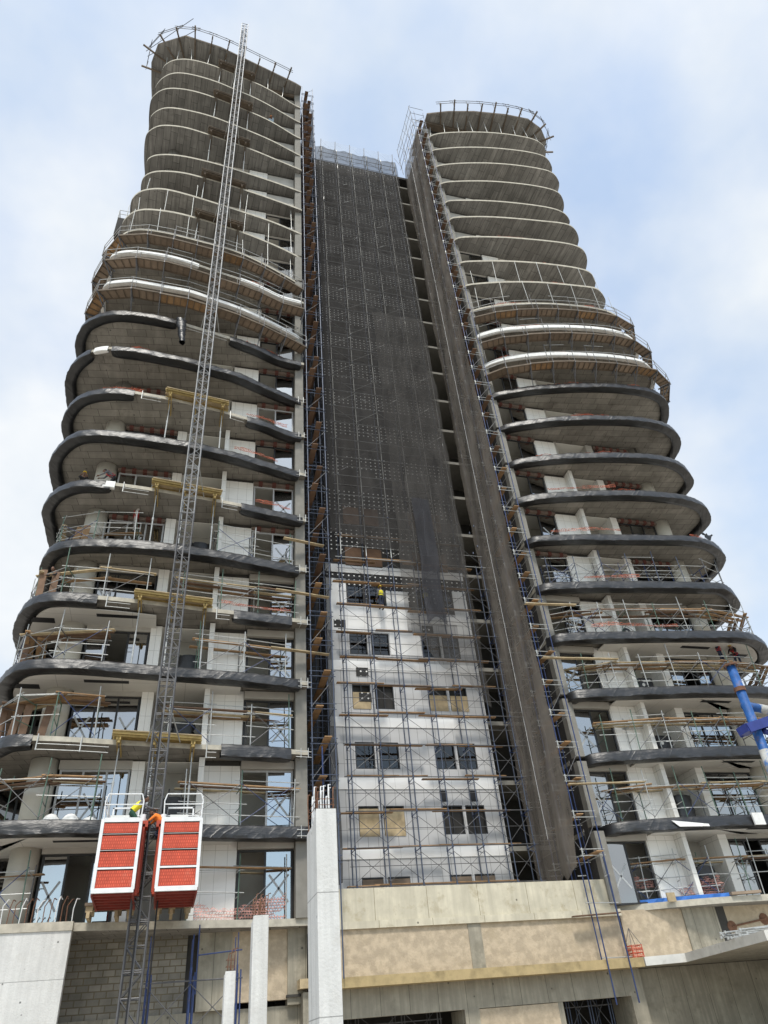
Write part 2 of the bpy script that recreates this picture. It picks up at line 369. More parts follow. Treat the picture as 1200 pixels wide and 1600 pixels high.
def normals(p):
    out=[]
    for i in range(len(p)):
        t=p[min(i+1,len(p)-1)]-p[max(i-1,0)]; t.normalize(); out.append(Vector((t.y,-t.x)))
    return out   # path runs left to right with the camera at -Y: this points outwards
ORD=['ground','first','second','third','fourth','fifth','sixth','seventh','eighth','ninth','tenth','eleventh','twelfth','thirteenth','fourteenth','fifteenth','sixteenth','seventeenth','eighteenth','nineteenth','twentieth','twenty-first','twenty-second','twenty-third','twenty-fourth']
def od(n):
    if n<len(ORD) and n>0: return ORD[n]
    return str(n)+{1:'st',2:'nd',3:'rd'}.get(n%10 if n%100 not in(11,12,13) else 0,'th')
def Z(k): return 4.917+3.5*k
LEFT_EDGE={0:[(-9.6,38),(-9.4,35),(-8.6,33.2),(-7,32.5),(-3.62,32.6),(-0.47,33.18),(1.58,33.44),(4.12,33.98),(5.85,34.1)],
1:[(-9.4,39),(-9.3,36),(-9,33.8),(-8,32.4),(-6.63,32.04),(-5.18,32),(-3.2,32.1),(1.14,33.06),(3.03,33.3),(4.81,33.54),(5.85,33.66)],
2:[(-9,39),(-9,36),(-8.6,34.2),(-7.54,32.75),(-7.05,32.23),(-6.09,32.18),(-4.54,32.31),(-2.98,32.56),(0.64,33),(1.65,33.05),(3.5,33.23),(5.05,33.52),(5.85,33.64)],
3:[(-8.55,41),(-8.75,38),(-8.8,36.7),(-8.62,34.82),(-8.45,34.24),(-8.03,33.31),(-7.5,32.6),(-6.74,32.27),(-5.76,32.14),(-4.63,32.17),(-3.19,32.33),(-1.4,32.51),(1.41,32.75),(3.37,33),(5.02,33.4),(5.85,33.52)],
4:[(-8.72,38.93),(-8.83,37.12),(-8.79,35.38),(-8.1,33.4),(-7.48,32.6),(-6.92,32.27),(-6.18,32.13),(-4.52,32.21),(-3.15,32.3),(0.49,32.79),(1.87,32.9),(3.29,33.13),(5.05,33.33),(5.85,33.45)],
5:[(-7.99,41),(-8.19,38),(-8.24,36.23),(-8.19,35.31),(-8.09,34.61),(-7.61,33.42),(-6.81,32.84),(-5.94,32.59),(-4.79,32.43),(-3.04,32.29),(-1.84,32.4),(-0.26,32.55),(1.24,32.79),(3.19,33.16),(5.15,33.6),(5.85,33.72)],
6:[(-8.63,38.39),(-8.7,36.46),(-8.72,34.82),(-8.61,34.33),(-8.29,33.52),(-7.74,32.78),(-6.99,32.25),(-6.33,32.05),(-5.47,32),(-4.81,31.98),(-2.84,32.13),(0.82,32.62),(1.7,32.75),(3.07,33.04),(4.47,33.34),(5.57,33.58),(5.85,33.7)],
7:[(-8.79,41),(-8.99,38),(-9.04,35.32),(-8.98,34.56),(-8.77,33.85),(-8.11,32.75),(-7.48,32.15),(-6.9,31.87),(-5.75,31.7),(-4.6,31.7),(-3.42,31.72),(-1.87,31.89),(-0.53,31.99),(1.23,32.36),(3.2,32.85),(5.14,33.45),(5.85,33.57)],
8:[(-8.76,41),(-8.96,38),(-8.96,36.21),(-9.01,35.34),(-8.96,34.69),(-8.56,33.51),(-7.95,32.64),(-7.2,32.15),(-6.28,31.81),(-5.44,31.68),(-4.63,31.73),(-3.03,31.83),(0.8,32.46),(2.03,32.78),(3.11,32.91),(4.6,33.61),(5.85,33.73)],
9:[(-9.22,41),(-9.42,38),(-9.47,35.12),(-9.38,34.38),(-8.98,33.31),(-8.35,32.45),(-7.69,31.93),(-6.68,31.52),(-5.01,31.42),(-3.07,31.57),(-1.75,31.68),(-0.45,31.98),(1.27,32.28),(2.68,32.88),(3.81,33.31),(5.43,33.92),(5.85,34.04)],
10:[(-9.17,41),(-9.37,38),(-9.37,35.75),(-9.42,34.52),(-9.22,33.67),(-8.8,32.72),(-8.27,32.27),(-7.65,31.84),(-6.85,31.52),(-6,31.4),(-4.8,31.37),(-3.43,31.45),(-2.46,31.66),(-1.19,31.89),(0.32,32.2),(1.11,32.33),(2.64,32.77),(4.22,33.46),(5.85,33.58)],
11:[(-7.96,41),(-8.16,38),(-8.33,35.6),(-8.21,32.19),(-7.65,31.87),(-6.68,31.55),(-6.26,31.46),(-5.06,31.48),(-3.78,31.51),(-2.35,31.54),(-1.16,31.84),(0.8,32.22),(2.7,32.86),(3.93,33.34),(5.56,34.07),(5.85,34.19)],
12:[(-8.1,41),(-8.3,38),(-8.47,35.6),(-8.35,32.32),(-7.71,31.85),(-6.91,31.56),(-5.56,31.41),(-3.86,31.43),(-2.1,31.72),(-0.41,32.06),(0.87,32.26),(2.42,32.66),(4.13,33.33),(5.85,33.45)],
13:[(-7.99,41),(-8.19,38),(-8.36,35.6),(-8.24,32.95),(-7.63,32.27),(-6.8,31.89),(-5.86,31.77),(-4.54,31.76),(-2.97,31.9),(-1.25,32.05),(0.15,32.2),(1.72,32.61),(3.74,33.36),(5.6,34.19),(5.85,34.31)],
14:[(-8.34,41),(-8.54,38),(-8.61,35.6),(-8.59,34.07),(-8.26,33.38),(-7.62,32.64),(-6.76,32.26),(-5.41,32.11),(-4.15,32.08),(-2.86,32.2),(0.87,32.69),(2.59,33.09),(4.13,33.5),(5.46,33.96),(5.85,34.08)],
15:[(-8.12,41),(-8.32,38),(-8.39,35.6),(-8.37,34.03),(-7.98,33.28),(-7.33,32.72),(-6.16,32.32),(-5.13,32.27),(-3.81,32.37),(-2.47,32.53),(-0.84,32.74),(1.52,33.06),(3.36,33.35),(5.37,33.85),(5.85,33.97)],
16:[(-7.71,41),(-7.91,38),(-7.98,35.6),(-7.96,34.09),(-7.69,33.46),(-7.09,32.97),(-6.15,32.66),(-4.53,32.45),(-2.88,32.54),(0.95,32.91),(3.29,33.27),(5.33,33.6),(5.85,33.72)],
17:[(-7.73,41),(-7.93,38),(-8.1,35.6),(-7.98,33.98),(-7.5,33.4),(-6.53,33.04),(-5.12,32.83),(-3.26,32.83),(-1.24,32.94),(0.67,33.17),(3.25,33.48),(5.31,33.8),(5.85,33.92)],
18:[(-8.22,41),(-8.42,38),(-8.59,35.6),(-8.47,33.48),(-8.03,32.87),(-7.3,32.31),(-6.31,32.07),(-5.04,31.95),(-3.78,32.05),(-2.67,32.18),(1.1,32.65),(3.14,33.07),(5.27,33.49),(5.85,33.61)],
19:[(-8.26,41),(-8.46,38),(-8.63,35.6),(-8.51,33.57),(-8.18,32.97),(-7.42,32.34),(-6.52,32.08),(-5.23,31.99),(-3.13,32.02),(-1.1,32.33),(0.97,32.69),(2.95,33.08),(5.39,33.82),(5.85,33.94)],
20:[(-8.63,41),(-8.83,38),(-9,35.6),(-8.88,33.63),(-8.59,32.97),(-7.8,32.21),(-6.88,31.85),(-5.41,31.67),(-3.94,31.71),(-2.7,31.86),(0.97,32.46),(2.86,32.88),(5.24,33.75),(5.85,33.87)],
21:[(-8.61,41),(-8.81,38),(-8.98,35.6),(-8.86,33.67),(-8.17,32.64),(-7.23,31.95),(-6,31.67),(-4.2,31.67),(-2.51,31.83),(-1.07,32.12),(0.69,32.38),(2.81,32.94),(5.24,33.73),(5.85,33.85)],
22:[(-8.37,41),(-8.57,38),(-8.74,35.6),(-8.62,33.28),(-7.86,32.35),(-6.61,31.81),(-5.18,31.65),(-3.6,31.73),(-2.72,31.85),(0.72,32.43),(1.33,32.5),(3.37,33.05),(5.17,33.73),(5.85,33.85)]}
RIGHT_EDGE={0:[(20.3,35.12),(21.52,34.77),(23.95,33.95),(26.15,33.45),(28.68,33.33),(31.5,33),(34.5,33.2),(36,34.5),(36.3,38),(36.3,38.2),(36.05,41)],
1:[(20.3,35.01),(21.12,34.66),(21.18,33.68),(23.04,33.21),(24.99,32.84),(27.13,32.71),(29.75,32.54),(32.3,32.4),(34.5,32.8),(35.8,34),(36.2,36.5),(36.2,38.2),(35.95,41)],
2:[(20.3,34.82),(20.96,34.47),(21.01,33.67),(23.22,33.21),(26.04,32.68),(29.04,32.31),(31.23,32.25),(33,32.2),(35,32.8),(36,34),(36.3,36.5),(36.3,38.2),(36.05,41)],
3:[(20.3,34.57),(20.75,34.22),(20.84,33.42),(24.34,32.94),(27.78,32.41),(30.2,32.17),(32.8,32.1),(34.3,32.4),(35.6,33.2),(36.2,34.5),(36.3,36.5),(36.3,38.2),(36.05,41)],
4:[(20.3,34.21),(20.53,33.86),(20.75,33.39),(24.16,32.87),(27.78,32.35),(31.57,31.94),(33,31.99),(34.26,32.53),(35.35,33.46),(36.07,34.47),(36.1,35.88),(36.1,38.2),(35.85,41)],
5:[(20.3,34),(20.6,33.65),(20.91,33.38),(24.36,32.78),(27.97,32.31),(31.76,31.98),(32.51,31.92),(33.73,32.59),(34.73,33.45),(35.21,34.4),(35.24,35.8),(35.21,38.2),(34.96,41)],
6:[(20.3,33.99),(20.5,33.64),(20.81,33.31),(22.8,32.87),(25.88,32.42),(29.04,32.03),(31.61,31.73),(33.3,32.08),(34.54,32.8),(35.25,33.6),(35.75,35.18),(35.75,38.2),(35.5,41)],
7:[(20.3,33.98),(20.79,33.63),(21.29,33.25),(23.58,32.62),(26.06,32.09),(28.62,31.68),(30.72,31.56),(32.54,31.66),(34.03,32.12),(35.2,33.15),(35.59,33.94),(35.58,35.56),(35.59,38.2),(35.34,41)],
8:[(20.3,34.54),(20.66,34.19),(20.87,33.74),(22.43,33.07),(24.77,32.4),(27.24,31.88),(29.82,31.54),(31.89,31.47),(33.69,32.02),(35.07,33.09),(35.45,33.81),(35.52,35.05),(35.52,38.2),(35.27,41)],
9:[(20.3,34.41),(20.6,34.06),(20.99,33.63),(23.07,32.72),(25.48,31.98),(28.09,31.51),(30.78,31.17),(32.92,31.34),(34.41,31.99),(35.42,33.2),(35.72,34.67),(35.72,38.2),(35.47,41)],
10:[(20.3,34.22),(20.7,33.87),(21.33,33.48),(23.14,32.7),(25.69,31.97),(28.31,31.4),(30.42,31.16),(32.67,31.13),(34.2,31.56),(35.17,32.52),(35.95,33.98),(36.07,35.8),(35.95,38.2),(35.7,41)],
11:[(20.3,34.49),(21.07,33.46),(22.93,32.58),(25.54,31.81),(28.37,31.36),(30.56,31.13),(32.9,31.11),(33.87,31.4),(35,32.2),(35.7,33.6),(35.82,35.8),(35.7,38.2),(35.45,41)],
12:[(20.3,34.34),(20.37,33.99),(20.98,33.53),(22.21,32.83),(24.26,32.23),(26.34,31.69),(29.29,31.25),(31.62,31.11),(33.39,31.4),(34.6,32.2),(35.3,33.6),(35.42,35.8),(35.3,38.2),(35.05,41)],
13:[(20.3,34.27),(20.55,33.92),(22.2,33.06),(24.31,32.41),(26.53,31.97),(28.83,31.68),(31.23,31.51),(32.61,31.61),(33.8,32),(34.8,33),(34.92,35.8),(34.8,38.2),(34.55,41)],
14:[(20.3,34.12),(20.57,33.77),(21.29,33.49),(23.59,32.83),(26.57,32.22),(29.08,31.95),(31.64,31.73),(32.52,31.71),(33.5,32.28),(34.16,33),(34.28,35.8),(34.16,38.2),(33.91,41)],
15:[(20.3,34.16),(20.53,33.81),(20.98,33.58),(23.63,32.97),(26.16,32.55),(28.74,32.26),(31.4,32.1),(32.85,32.17),(33.78,32.71),(34.34,33.5),(34.46,35.8),(34.34,38.2),(34.09,41)],
16:[(20.3,33.96),(20.46,33.61),(20.87,33.27),(22.88,32.82),(25.42,32.36),(28.72,31.98),(31.47,31.75),(32.99,31.92),(33.94,32.64),(34.51,33.88),(34.63,35.8),(34.51,38.2),(34.26,41)],
17:[(20.3,33.96),(20.42,33.61),(20.73,33.31),(23.42,32.67),(26.07,32.25),(29.49,31.87),(32.16,31.59),(33.18,31.94),(33.92,32.61),(34.3,33.36),(34.42,35.8),(34.3,38.2),(34.05,41)],
18:[(20.3,34.11),(20.54,33.76),(20.84,33.5),(23.05,33.01),(25.55,32.57),(28.8,32.21),(31.46,32.05),(32.9,32.21),(33.85,32.73),(34.17,33.23),(34.29,35.8),(34.17,38.2),(33.92,41)],
19:[(20.3,34.06),(20.4,33.71),(21,33.36),(22.88,32.87),(25.39,32.33),(28.69,31.9),(31.47,31.74),(33.1,31.87),(34,32.58),(34.56,33.58),(34.68,35.8),(34.56,38.2),(34.31,41)],
20:[(20.3,33.94),(20.4,33.59),(21.42,33.17),(23.34,32.62),(25.91,32.06),(28.63,31.67),(31.43,31.46),(32.9,31.5),(33.88,31.98),(34.59,32.82),(34.71,35.8),(34.59,38.2),(34.34,41)],
21:[(20.3,33.96),(20.34,33.61),(21.24,33.25),(23.18,32.65),(25.85,32.07),(28.6,31.68),(30.76,31.48),(32.23,31.46),(33.21,31.6),(34.06,32.19),(34.58,32.94),(34.7,35.8),(34.58,38.2),(34.33,41)],
22:[(20.3,33.97),(20.98,33.29),(22.99,32.68),(25.69,32.04),(28.52,31.59),(30.69,31.42),(32.24,31.39),(33.26,31.6),(34.06,31.99),(34.58,32.97),(34.7,35.8),(34.58,38.2),(34.33,41)]}
# ------------------------------------------------------------------ towers
def side_info(s):
    return dict(L=('left',LEFT_EDGE,-1,5.85),R=('right',RIGHT_EDGE,1,20.3))[s]
EDGE={}
for _s in 'LR':
    for _k,_p in side_info(_s)[1].items(): EDGE[_s,_k]=resample(chaikin(_p,2),.22)
def sub_edge(s,k,u0=-1,u1=99,ymax=41.5):
    sg,x0=side_info(s)[2:]
    return [p for p in EDGE[s,k] if u0<=(p.x-x0)*sg<=u1 and p.y<=ymax]
TOW={}
def band_on(s,k,u0,u1,ymax,name,mat,label,group,seed,h=.46,under=.55,top=.05,black=True):
    p=sub_edge(s,k,u0,u1,ymax)
    if len(p)<3: return
    p=resample(p,.13); n=normals(p); rg=random.Random(seed); z=Z(k)
    prof=[(-.25,top),(.0,top+.012),(.05,top-.02),(.085,-.12),(.115,-h*.62),(.13,-h+.03),(.128,-h+.012),(.11,-h-.004),(.06,-h-.006),(-under*.5,-h-.012),(-under,-h-.01),(-under-.02,-h+.12),(-under-.02,-.24)]
    ph=[rg.uniform(0,6) for _ in range(12)]; P=[]; t=0
    for i,(a,b) in enumerate(zip(p,n)):
        t=i*.13; row=[]
        e=min(i,len(p)-1-i); pinch=1-.35*math.exp(-e*.6)
        for j,(o,dz) in enumerate(prof):
            wv=0
            if black and 1<j<10:
                wv=.012*math.sin(t*2.1+j*.5+ph[0])+.010*math.sin(t*7.3-j*.9+ph[1])+.008*math.sin(t*15+j*1.3+ph[2])+rg.uniform(-.006,.006)
                if j>=5: dz=dz-.04*max(0,math.sin(t*.8+ph[3]))-.02*max(0,math.sin(t*2.6+ph[4]))
            c=(a.x+b.x*(o*pinch+wv),a.y+b.y*(o*pinch+wv),z+dz+wv*.5); row.append(c)
        P.append(row)
    m=MB(); m.grid(P)
    m.v=m.v; o=m.build(name,mat,None,True); tag(o,label,'plastic sheeting' if black else 'edge board',group)
    return o
def make_tower(s):
    side,plan,sg,x0=side_info(s)
    rt=root('apartment_tower','unfinished %s apartment tower of stacked curved balconies %s'%(side,'behind the hoist mast' if s=='L' else 'beside the tall netted side scaffold'),'building',(x0+sg*6,38,0))
    TOW[s]=rt
    X=lambda u:x0+sg*u
    def bx(m,u0,u1,y0,y1,z0,z1): m.box(X(u0),X(u1),y0,y1,z0,z1)
    for k in range(0,23):
        z=Z(k); c=Z(k+1)-.25 if k<22 else 85.0
        e=EDGE[s,k]; poly=[(p.x,p.y) for p in e]
        if s=='L': poly=poly+[(5.85,46),(poly[0][0]+.6,46)]
        else: poly=poly+[(poly[-1][0]-.6,46),(20.3,46)]
        m=MB(); th=.28 if k==0 else .22
        m.prism(poly,z-th,z,0,1,1)
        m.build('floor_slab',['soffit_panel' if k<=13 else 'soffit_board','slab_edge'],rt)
        m=MB(); bx(m,.02,.58,33.95 if s=='L' else 34.05,34.5,z,c); m.build('end_pier','pier',rt)
        # tile wall with its fin, recess and second wall strip
        fin=(s=='R' and k<=3) or (s=='L' and k in(0,2))
        m=MB(); bx(m,3.12,4.8,34.45,34.6,z,c-(.0 if fin else .24)); m.build('tile_wall','tile',rt)
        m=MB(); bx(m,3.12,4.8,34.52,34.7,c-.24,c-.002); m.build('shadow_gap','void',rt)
        m=MB(); bx(m,.3,11.1,34.62,38.5,c-.06,c-.01); m.build('inner_ceiling','inside_white',rt)
        if k<8: m=MB(); bx(m,4.803,5.06,33.8,34.6,z,c-.06); m.build('wall_fin','fin',rt)
        m=MB(); bx(m,5.06,7.45,36.1,36.3,z,c); bx(m,4.9,5.057,34.603,36.1,z,c); m.build('recess_wall','alcove',rt)
        m=MB(); bx(m,7.45,8.0,34.42,36.3,z,c-.065); m.build('tile_pier','tile' if k<8 else 'alcove',rt)
        m=MB(); m.cyl((X(11.75),34.72),.6,z,c,32); m.build('round_column','column' if k<8 else 'soffit_panel',rt,True)
        # door next to the end pier
        hd=c-.42
        if k<=4:
            m=MB(); bx(m,.6,3.1,34.3,34.55,hd,c-.03); m.build('bulkhead','bulk',rt)
            m=MB(); bx(m,8.0,11.1,34.42,34.6,hd,c-.03); m.build('bulkhead','bulk',rt)
        elif k<=12:
            for u0,u1 in((.6,3.1),(8.05,11.1)):
                m=MB(); bx(m,u0,u1,34.3,34.5,c-.40,c-.22); o=m.build('lintel_tube','lintel',rt)
                n=3 if u0<1 else 5
                for i in range(n):
                    m=MB(); uu=u0+(u1-u0)*(i+.5)/n; bx(m,uu-.12,uu+.12,34.26,34.52,c-.42,c-.18)
                    m.build('lintel_clamp','red_brick',o)
        fm='silver' if (s=='L' and k in(1,5,6,8)) else 'frame'
        if k<=15:
            for u0,u1,nn,op in((.62,3.08,2,1),(8.05,11.05,3,1)):
                m=MB(); y0,y1=34.52,34.6
                bx(m,u0,u1,y0,y1,hd-.09,hd); bx(m,u0,u1,y0,y1,z,z+.07)
                for i in range(nn+1):
                    uu=u0+(u1-u0)*i/nn; uu=min(max(uu,u0+.05),u1-.05)
                    bx(m,uu-.045,uu+.045,y0+.003,y1+.02,z+.07,hd-.09)
                fr=m.build('window',fm,rt)
                for i in range(nn):
                    closed={2:[(k+1)%2 if s=='R' and k<5 else 0],3:[0,1,2] if k%3 else [0,2]}[nn]
                    if s=='R' and nn==2: closed=[1] if k>3 else [0]
                    if i not in ([nn-1-q for q in closed] if (s=='L' and nn==2) else closed): continue
                    a=u0+(u1-u0)*i/nn+.05; b=u0+(u1-u0)*(i+1)/nn-.05
                    if s=='L' and nn==2: a,b=u0+.05,(u0+u1)/2-.05
                    m=MB(); bx(m,a,b,34.555,34.567,z+.075,hd-.095); m.build('pane','glass' if k<10 else 'glass_dim',fr)
                    if k<6 and (i+k)%2==0 or (nn==2 and k<7):
                        m=MB(); cx=(a+b)/2; cz=z+1.25; w=(b-a)*.38
                        for q in(-1,1): m.beam((X(cx-w),34.548,cz-.55*q),(X(cx+w),34.548,cz+.55*q),.004,.09,(0,0,1))
                        m.build('tape_cross','tape',fr)
        else:
            m=MB(); bx(m,.62,3.08,34.5,34.6,z,c-.36); m.build('blank_panel','alcove',rt)
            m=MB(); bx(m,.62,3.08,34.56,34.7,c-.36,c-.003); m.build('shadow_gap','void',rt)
            m=MB(); bx(m,8.0,11.1,34.55,34.65,z,c); m.build('blank_panel','alcove',rt)
        # glazed corner behind the column
        m=MB(); u0,u1=11.15,14.1
        for i in range(4):
            uu=u0+(u1-u0)*i/3; bx(m,uu-.045,uu+.045,37.6,37.7,z,c)
        bx(m,u0,u1,37.603,37.69,c-.45,c-.35); bx(m,u0+.003,u0+.09,34.62,37.6,z,c)
        bx(m,u1-.01,u1+.08,37.7,46,c-.4,c); bx(m,u1-.01,u1+.08,37.7,46,z,z+.6)
        f=m.build('corner_window','frame',rt)
        m=MB(); bx(m,u0+.05,u1,37.64,37.652,z,c-.003); bx(m,u1+.03,u1+.042,37.7,46,z+.6,c-.4); m.build('pane','glass_dim',f)
        # finished ceilings
        if fin or (s=='L' and k==3):
            q=[(p-n*.62) for p,n in zip(e,normals(e))]
            q=[p for p in q if p.y<37.5 and (s=='R' or k!=3 or p.x<-1.7) and .1<(p.x-x0)*sg]
            poly=[(p.x,p.y) for p in q]; xa,xb=poly[0][0],poly[-1][0]
            nx=EDGE[s,k+1]; q=[(p-n*.62) for p,n in zip(nx,normals(nx))]
            q=[p for p in q if p.y<37.5 and (s=='R' or k!=3 or p.x<-1.7) and 3.2<(p.x-x0)*sg]
            poly=[(p.x,p.y) for p in q]
            poly=poly+[(poly[-1][0],36.05),(poly[0][0],36.05)] if s=='L' else [(poly[0][0],36.05)]+poly+[(poly[-1][0],36.05)]
            m=MB(); m.prism(poly,c-.2,c-.16,0,0,0); o=m.build('ceiling_board','ceiling',rt)
            m=MB(); bx(m,8.6,10.6,33.2,33.5,c-.21,c-.15); m.build('dark_slot_box','black',o); m=MB(); bx(m,12.6,13.9,33.9,34.4,c-.21,c-.15); m.build('dark_slot_box','black',o)  # black boxes put the darkness of open ceiling slots into colour
    m=MB(); m.box(X(.0),X(.3),34.503,46,4.9,85); m.build('side_wall','dark_wall',rt)
    m=MB(); m.box(X(.3),X(4.85),36.6,36.7,4.9,85); m.box(X(5),X(14),38.6,38.8,4.9,85); m.build('interior_wall','interior',rt)
    m=MB()
    for uu in(4.95,7.75): m.box(X(uu-.08),X(uu+.08),36.3,38.6,4.9,85)
    m.build('partition_wall','interior',rt)
    # roof deck still on its formwork
    if s=='L': poly=[(-9.6,46),(-9.95,36.5),(-9.95,34.19),(-9.31,32.32),(-6.58,30.89),(-2.99,31.15),(1.64,32.12),(5.19,32.88),(5.85,33.1),(5.85,46)]
    else: poly=[(20.3,46),(20.3,32.75),(22.63,31.99),(25.53,31.34),(29.32,30.85),(32.11,30.74),(34.06,31.42),(35.2,32.53),(35.6,34.5),(35.6,37),(35.2,46)]
    m=MB(); m.prism(poly,85.1,85.36,0,1,1); ro=m.build('roof_formwork',['soffit_board','wood_dark'],rt)
    EDGE[s,23]=resample([Vector(p) for p in (poly[1:9] if s=='L' else poly[1:10])],.22)
    e=resample(EDGE[s,23],1.55); n=normals(e); tips=[]
    for i,(p,q) in enumerate(zip(e,n)):
        if i in(0,len(e)-1): continue
        o=1.0+.25*((i*7)%3-1)
        a=(p.x-q.x*2.2,p.y-q.y*2.2,84.93); b=(p.x+q.x*o,p.y+q.y*o,85.02+.12*((i*5)%4))
        m=MB(); m.beam(a,b,.13,.2); m.build('joist','wood_dark',ro)
        tips.append(Vector(b))
        m=MB(); m.tube((p.x+q.x*.5,p.y+q.y*.5,84.6),(p.x+q.x*.5,p.y+q.y*.5,86.7),.03); m.build('guard_post','steel_dark',ro)
    m=MB(); g=[Vector((p.x+q.x*.55,p.y+q.y*.55,0)) for p,q in zip(e,n)][1:-1]
    for h in(86.1,86.6):
        for i,(a,b) in enumerate(zip(g,g[1:])):
            d=(b-a)*.25; m.tube(a-d+Vector((0,0,h+.05*(i%2))),b+d+Vector((0,0,h+.04*((i+1)%2))),.028)
    m.build('guard_rail','steel_dark',ro)
    if s=='L':
        m=MB(); m.tube((-10.6,33.6,86.1),(-6.0,29.9,87.4),.03); m.tube((-10.4,33.9,85.7),(-5.6,30.6,86.6),.03); m.build('loose_tube','steel_dark',ro)
    m=MB(); m.box(X(0),X(14),33.5 if s=='R' else 34,34.2,84.6,85.1); m.build('edge_beam','wood_dark',ro)
for s in 'LR': make_tower(s)

# ------------------------------------------------------------------ wrapped and boarded edges
UL=lambda x:5.85-x
def wrap(s,k,u0,u1,where,n): band_on(s,k,u0,u1,40.5,'plastic_wrap','plastic','black plastic wrap '+where+' of the %s tower\'s %s balcony up'%(side_info(s)[0],od(k)),'black plastic wraps on balcony edges',k*7+n+(100 if s=='R' else 0),.46+.02*(k%3),.5+.04*(k%2))
for k in(1,3,5,7): wrap('L',k,-1 if k in(1,) else .35,99,'along the whole rounded edge',0)
for k,a,b in((2,6.1,1.6),(4,4.5,1.9),(6,5.0,1.75),(8,4.6,2.0),(10,2.8,.5)):
    wrap('L',k,UL(-a),99,'round the outer end',0)
    wrap('L',k,.75 if k in(2,4) else .05,UL(b),'on the short inner stretch',1)
wrap('L',9,.05,UL(-6.6),'along the front edge',0); wrap('L',9,UL(-7.75),99,'round the outer corner',1)
for k in range(1,11): wrap('R',k,-.1,99,'along the whole rounded edge',0)
def board(s,k,u0,u1,where,n): band_on(s,k,u0,u1,39,'edge_board','white_sheet','white insulation board '+where+' of the %s tower\'s %s balcony up'%(side_info(s)[0],od(k)),'white boards on balcony edges',k*5+n,.42,.16,.06,False)
board('L',11,.1,99,'along the edge',0)
board('L',12,UL(-2.0),99,'round the outer half',0); board('L',12,.1,UL(.9),'on the inner end',1)
board('L',6,UL(-4.75),UL(-5.6),'left bare beside the wrap',0); board('L',9,UL(-6.65),UL(-7.7),'showing between the wraps',0)
board('R',11,.1,99,'along the edge',0); board('R',12,.1,99,'along the edge',0)
# torn hanging end of the wrap and loose flaps
m=MB(); P=[]
rg=random.Random(5)
for i in range(14):
    t=i/13; P.append([(-2.75+.34*math.cos(a)*(1-.5*t)+rg.uniform(-.05,.05)+.25*t,31.35+.2*math.sin(a)+rg.uniform(-.05,.05),39.85-2.3*t+rg.uniform(-.06,.06)) for a in [q*.8 for q in range(9)]])
m.grid(P); tag(m.build('plastic_flap','plastic',None,True),'torn end of black plastic hanging off the left tower\'s tenth balcony','plastic sheeting')
m=MB(); P=[]
for i in range(9):
    t=i/8; P.append([(32.0+.9*t+rg.uniform(-.08,.08),31.5+.1*t+rg.uniform(-.12,0)-.1,25.95-.55*math.sin(3.1*t)*b/4+rg.uniform(-.06,.06)) for b in range(5)])
m.grid(P); tag(m.build('plastic_flap','plastic',None,True),'loose black plastic flap drooping off the right tower\'s sixth balcony','plastic sheeting')
m=MB(); m.v=[(24.1,32.82,8.3),(26.0,32.56,8.05),(26.0,32.52,7.93),(24.4,32.72,7.98),(24.1,32.85,8.3),(26.0,32.6,8.05),(26.0,32.56,7.93),(24.4,32.76,7.98)]; m.f=[(3,2,1,0),(4,5,6,7),(0,1,5,4),(1,2,6,5),(2,3,7,6),(3,0,4,7)]; m.m=[0]*6
tag(m.build('board_scrap','white_sheet'),'torn white board corner showing through the black wrap of the right tower\'s lowest balcony','board')
m=MB(); m.box(28.6,29.25,32.33,32.42,7.92,8.5); tag(m.build('board_scrap','white_sheet'),'upright white board patch between two black wraps on the right tower\'s lowest balcony','board')

# ------------------------------------------------------------------ loading platforms at the hoist
PLG='timber loading platforms facing the hoist'
for k in(2,4,6,8,10,12,14,16,18,20,22):
    if k in(10,12): continue
    z=Z(k)+.02; x0,x1=-3.0,.78
    yf=min(p.y for p in sub_edge('L',k,UL(.8),UL(-3)))
    sk=.09   # the edge runs slightly away to the right
    rt=root('loading_platform','timber hoist platform on props at the left tower\'s %s balcony up'%od(k),'platform',(-1.1,yf,z),PLG)
    old=k>=12; wd='wood_dark' if old else 'yellow'; dk='wood_dark' if old else 'wood_pale'
    def py(x,o): return yf+(x-x0)*sk*1.5+o
    m=MB()
    for j in range(9):
        o=-.62+j*.16; m.beam((x0+U(-.05,.05),py(x0,o),z+.17),(x1+U(-.05,.05),py(x1,o),z+.17),.15,.045)
    m.build('deck',dk,rt)
    m=MB()
    for o in(-.5,.1): m.beam((x0,py(x0,o),z+.05),(x1,py(x1,o),z+.05),.1,.18)
    for o in(-.62,): m.beam((x0,py(x0,o),z+.09),(x1,py(x1,o),z+.09),.04,.12)
    m.build('joist',wd,rt)
    for i,xx in enumerate((x0+.28,x0+1.75,x1-.35)):
        m=MB()
        for q in(-.07,.07): m.beam((xx+q,py(xx,-.55),z-.12),(xx+q,py(xx,1.2),z-.32),.05,.15)
        m.box(xx-.07,xx+.07,py(xx,-.5),py(xx,-.38),z-.3,z-.02)
        m.build('bearer',wd,rt)
        m=MB(); y=py(xx,.0)+.05
        zb=Z(k-1)
        yb=min([p.y for p in sub_edge('L',k-1,UL(xx+.4),UL(xx-.4))] or [y])+.25
        m.tube((xx,yb,zb),(xx,(y+yb)/2+.1,zb+1.7),.04,8); m.tube((xx,(y+yb)/2+.1,zb+1.65),(xx,y+.2,z-.3),.028,8); m.box(xx-.08,xx+.08,yb-.08,yb+.08,zb,zb+.015); m.tube((xx,(y+yb)/2+.1,zb+1.55),(xx,(y+yb)/2+.1,zb+1.72),.055,8)
        m.build('prop','steel',rt)
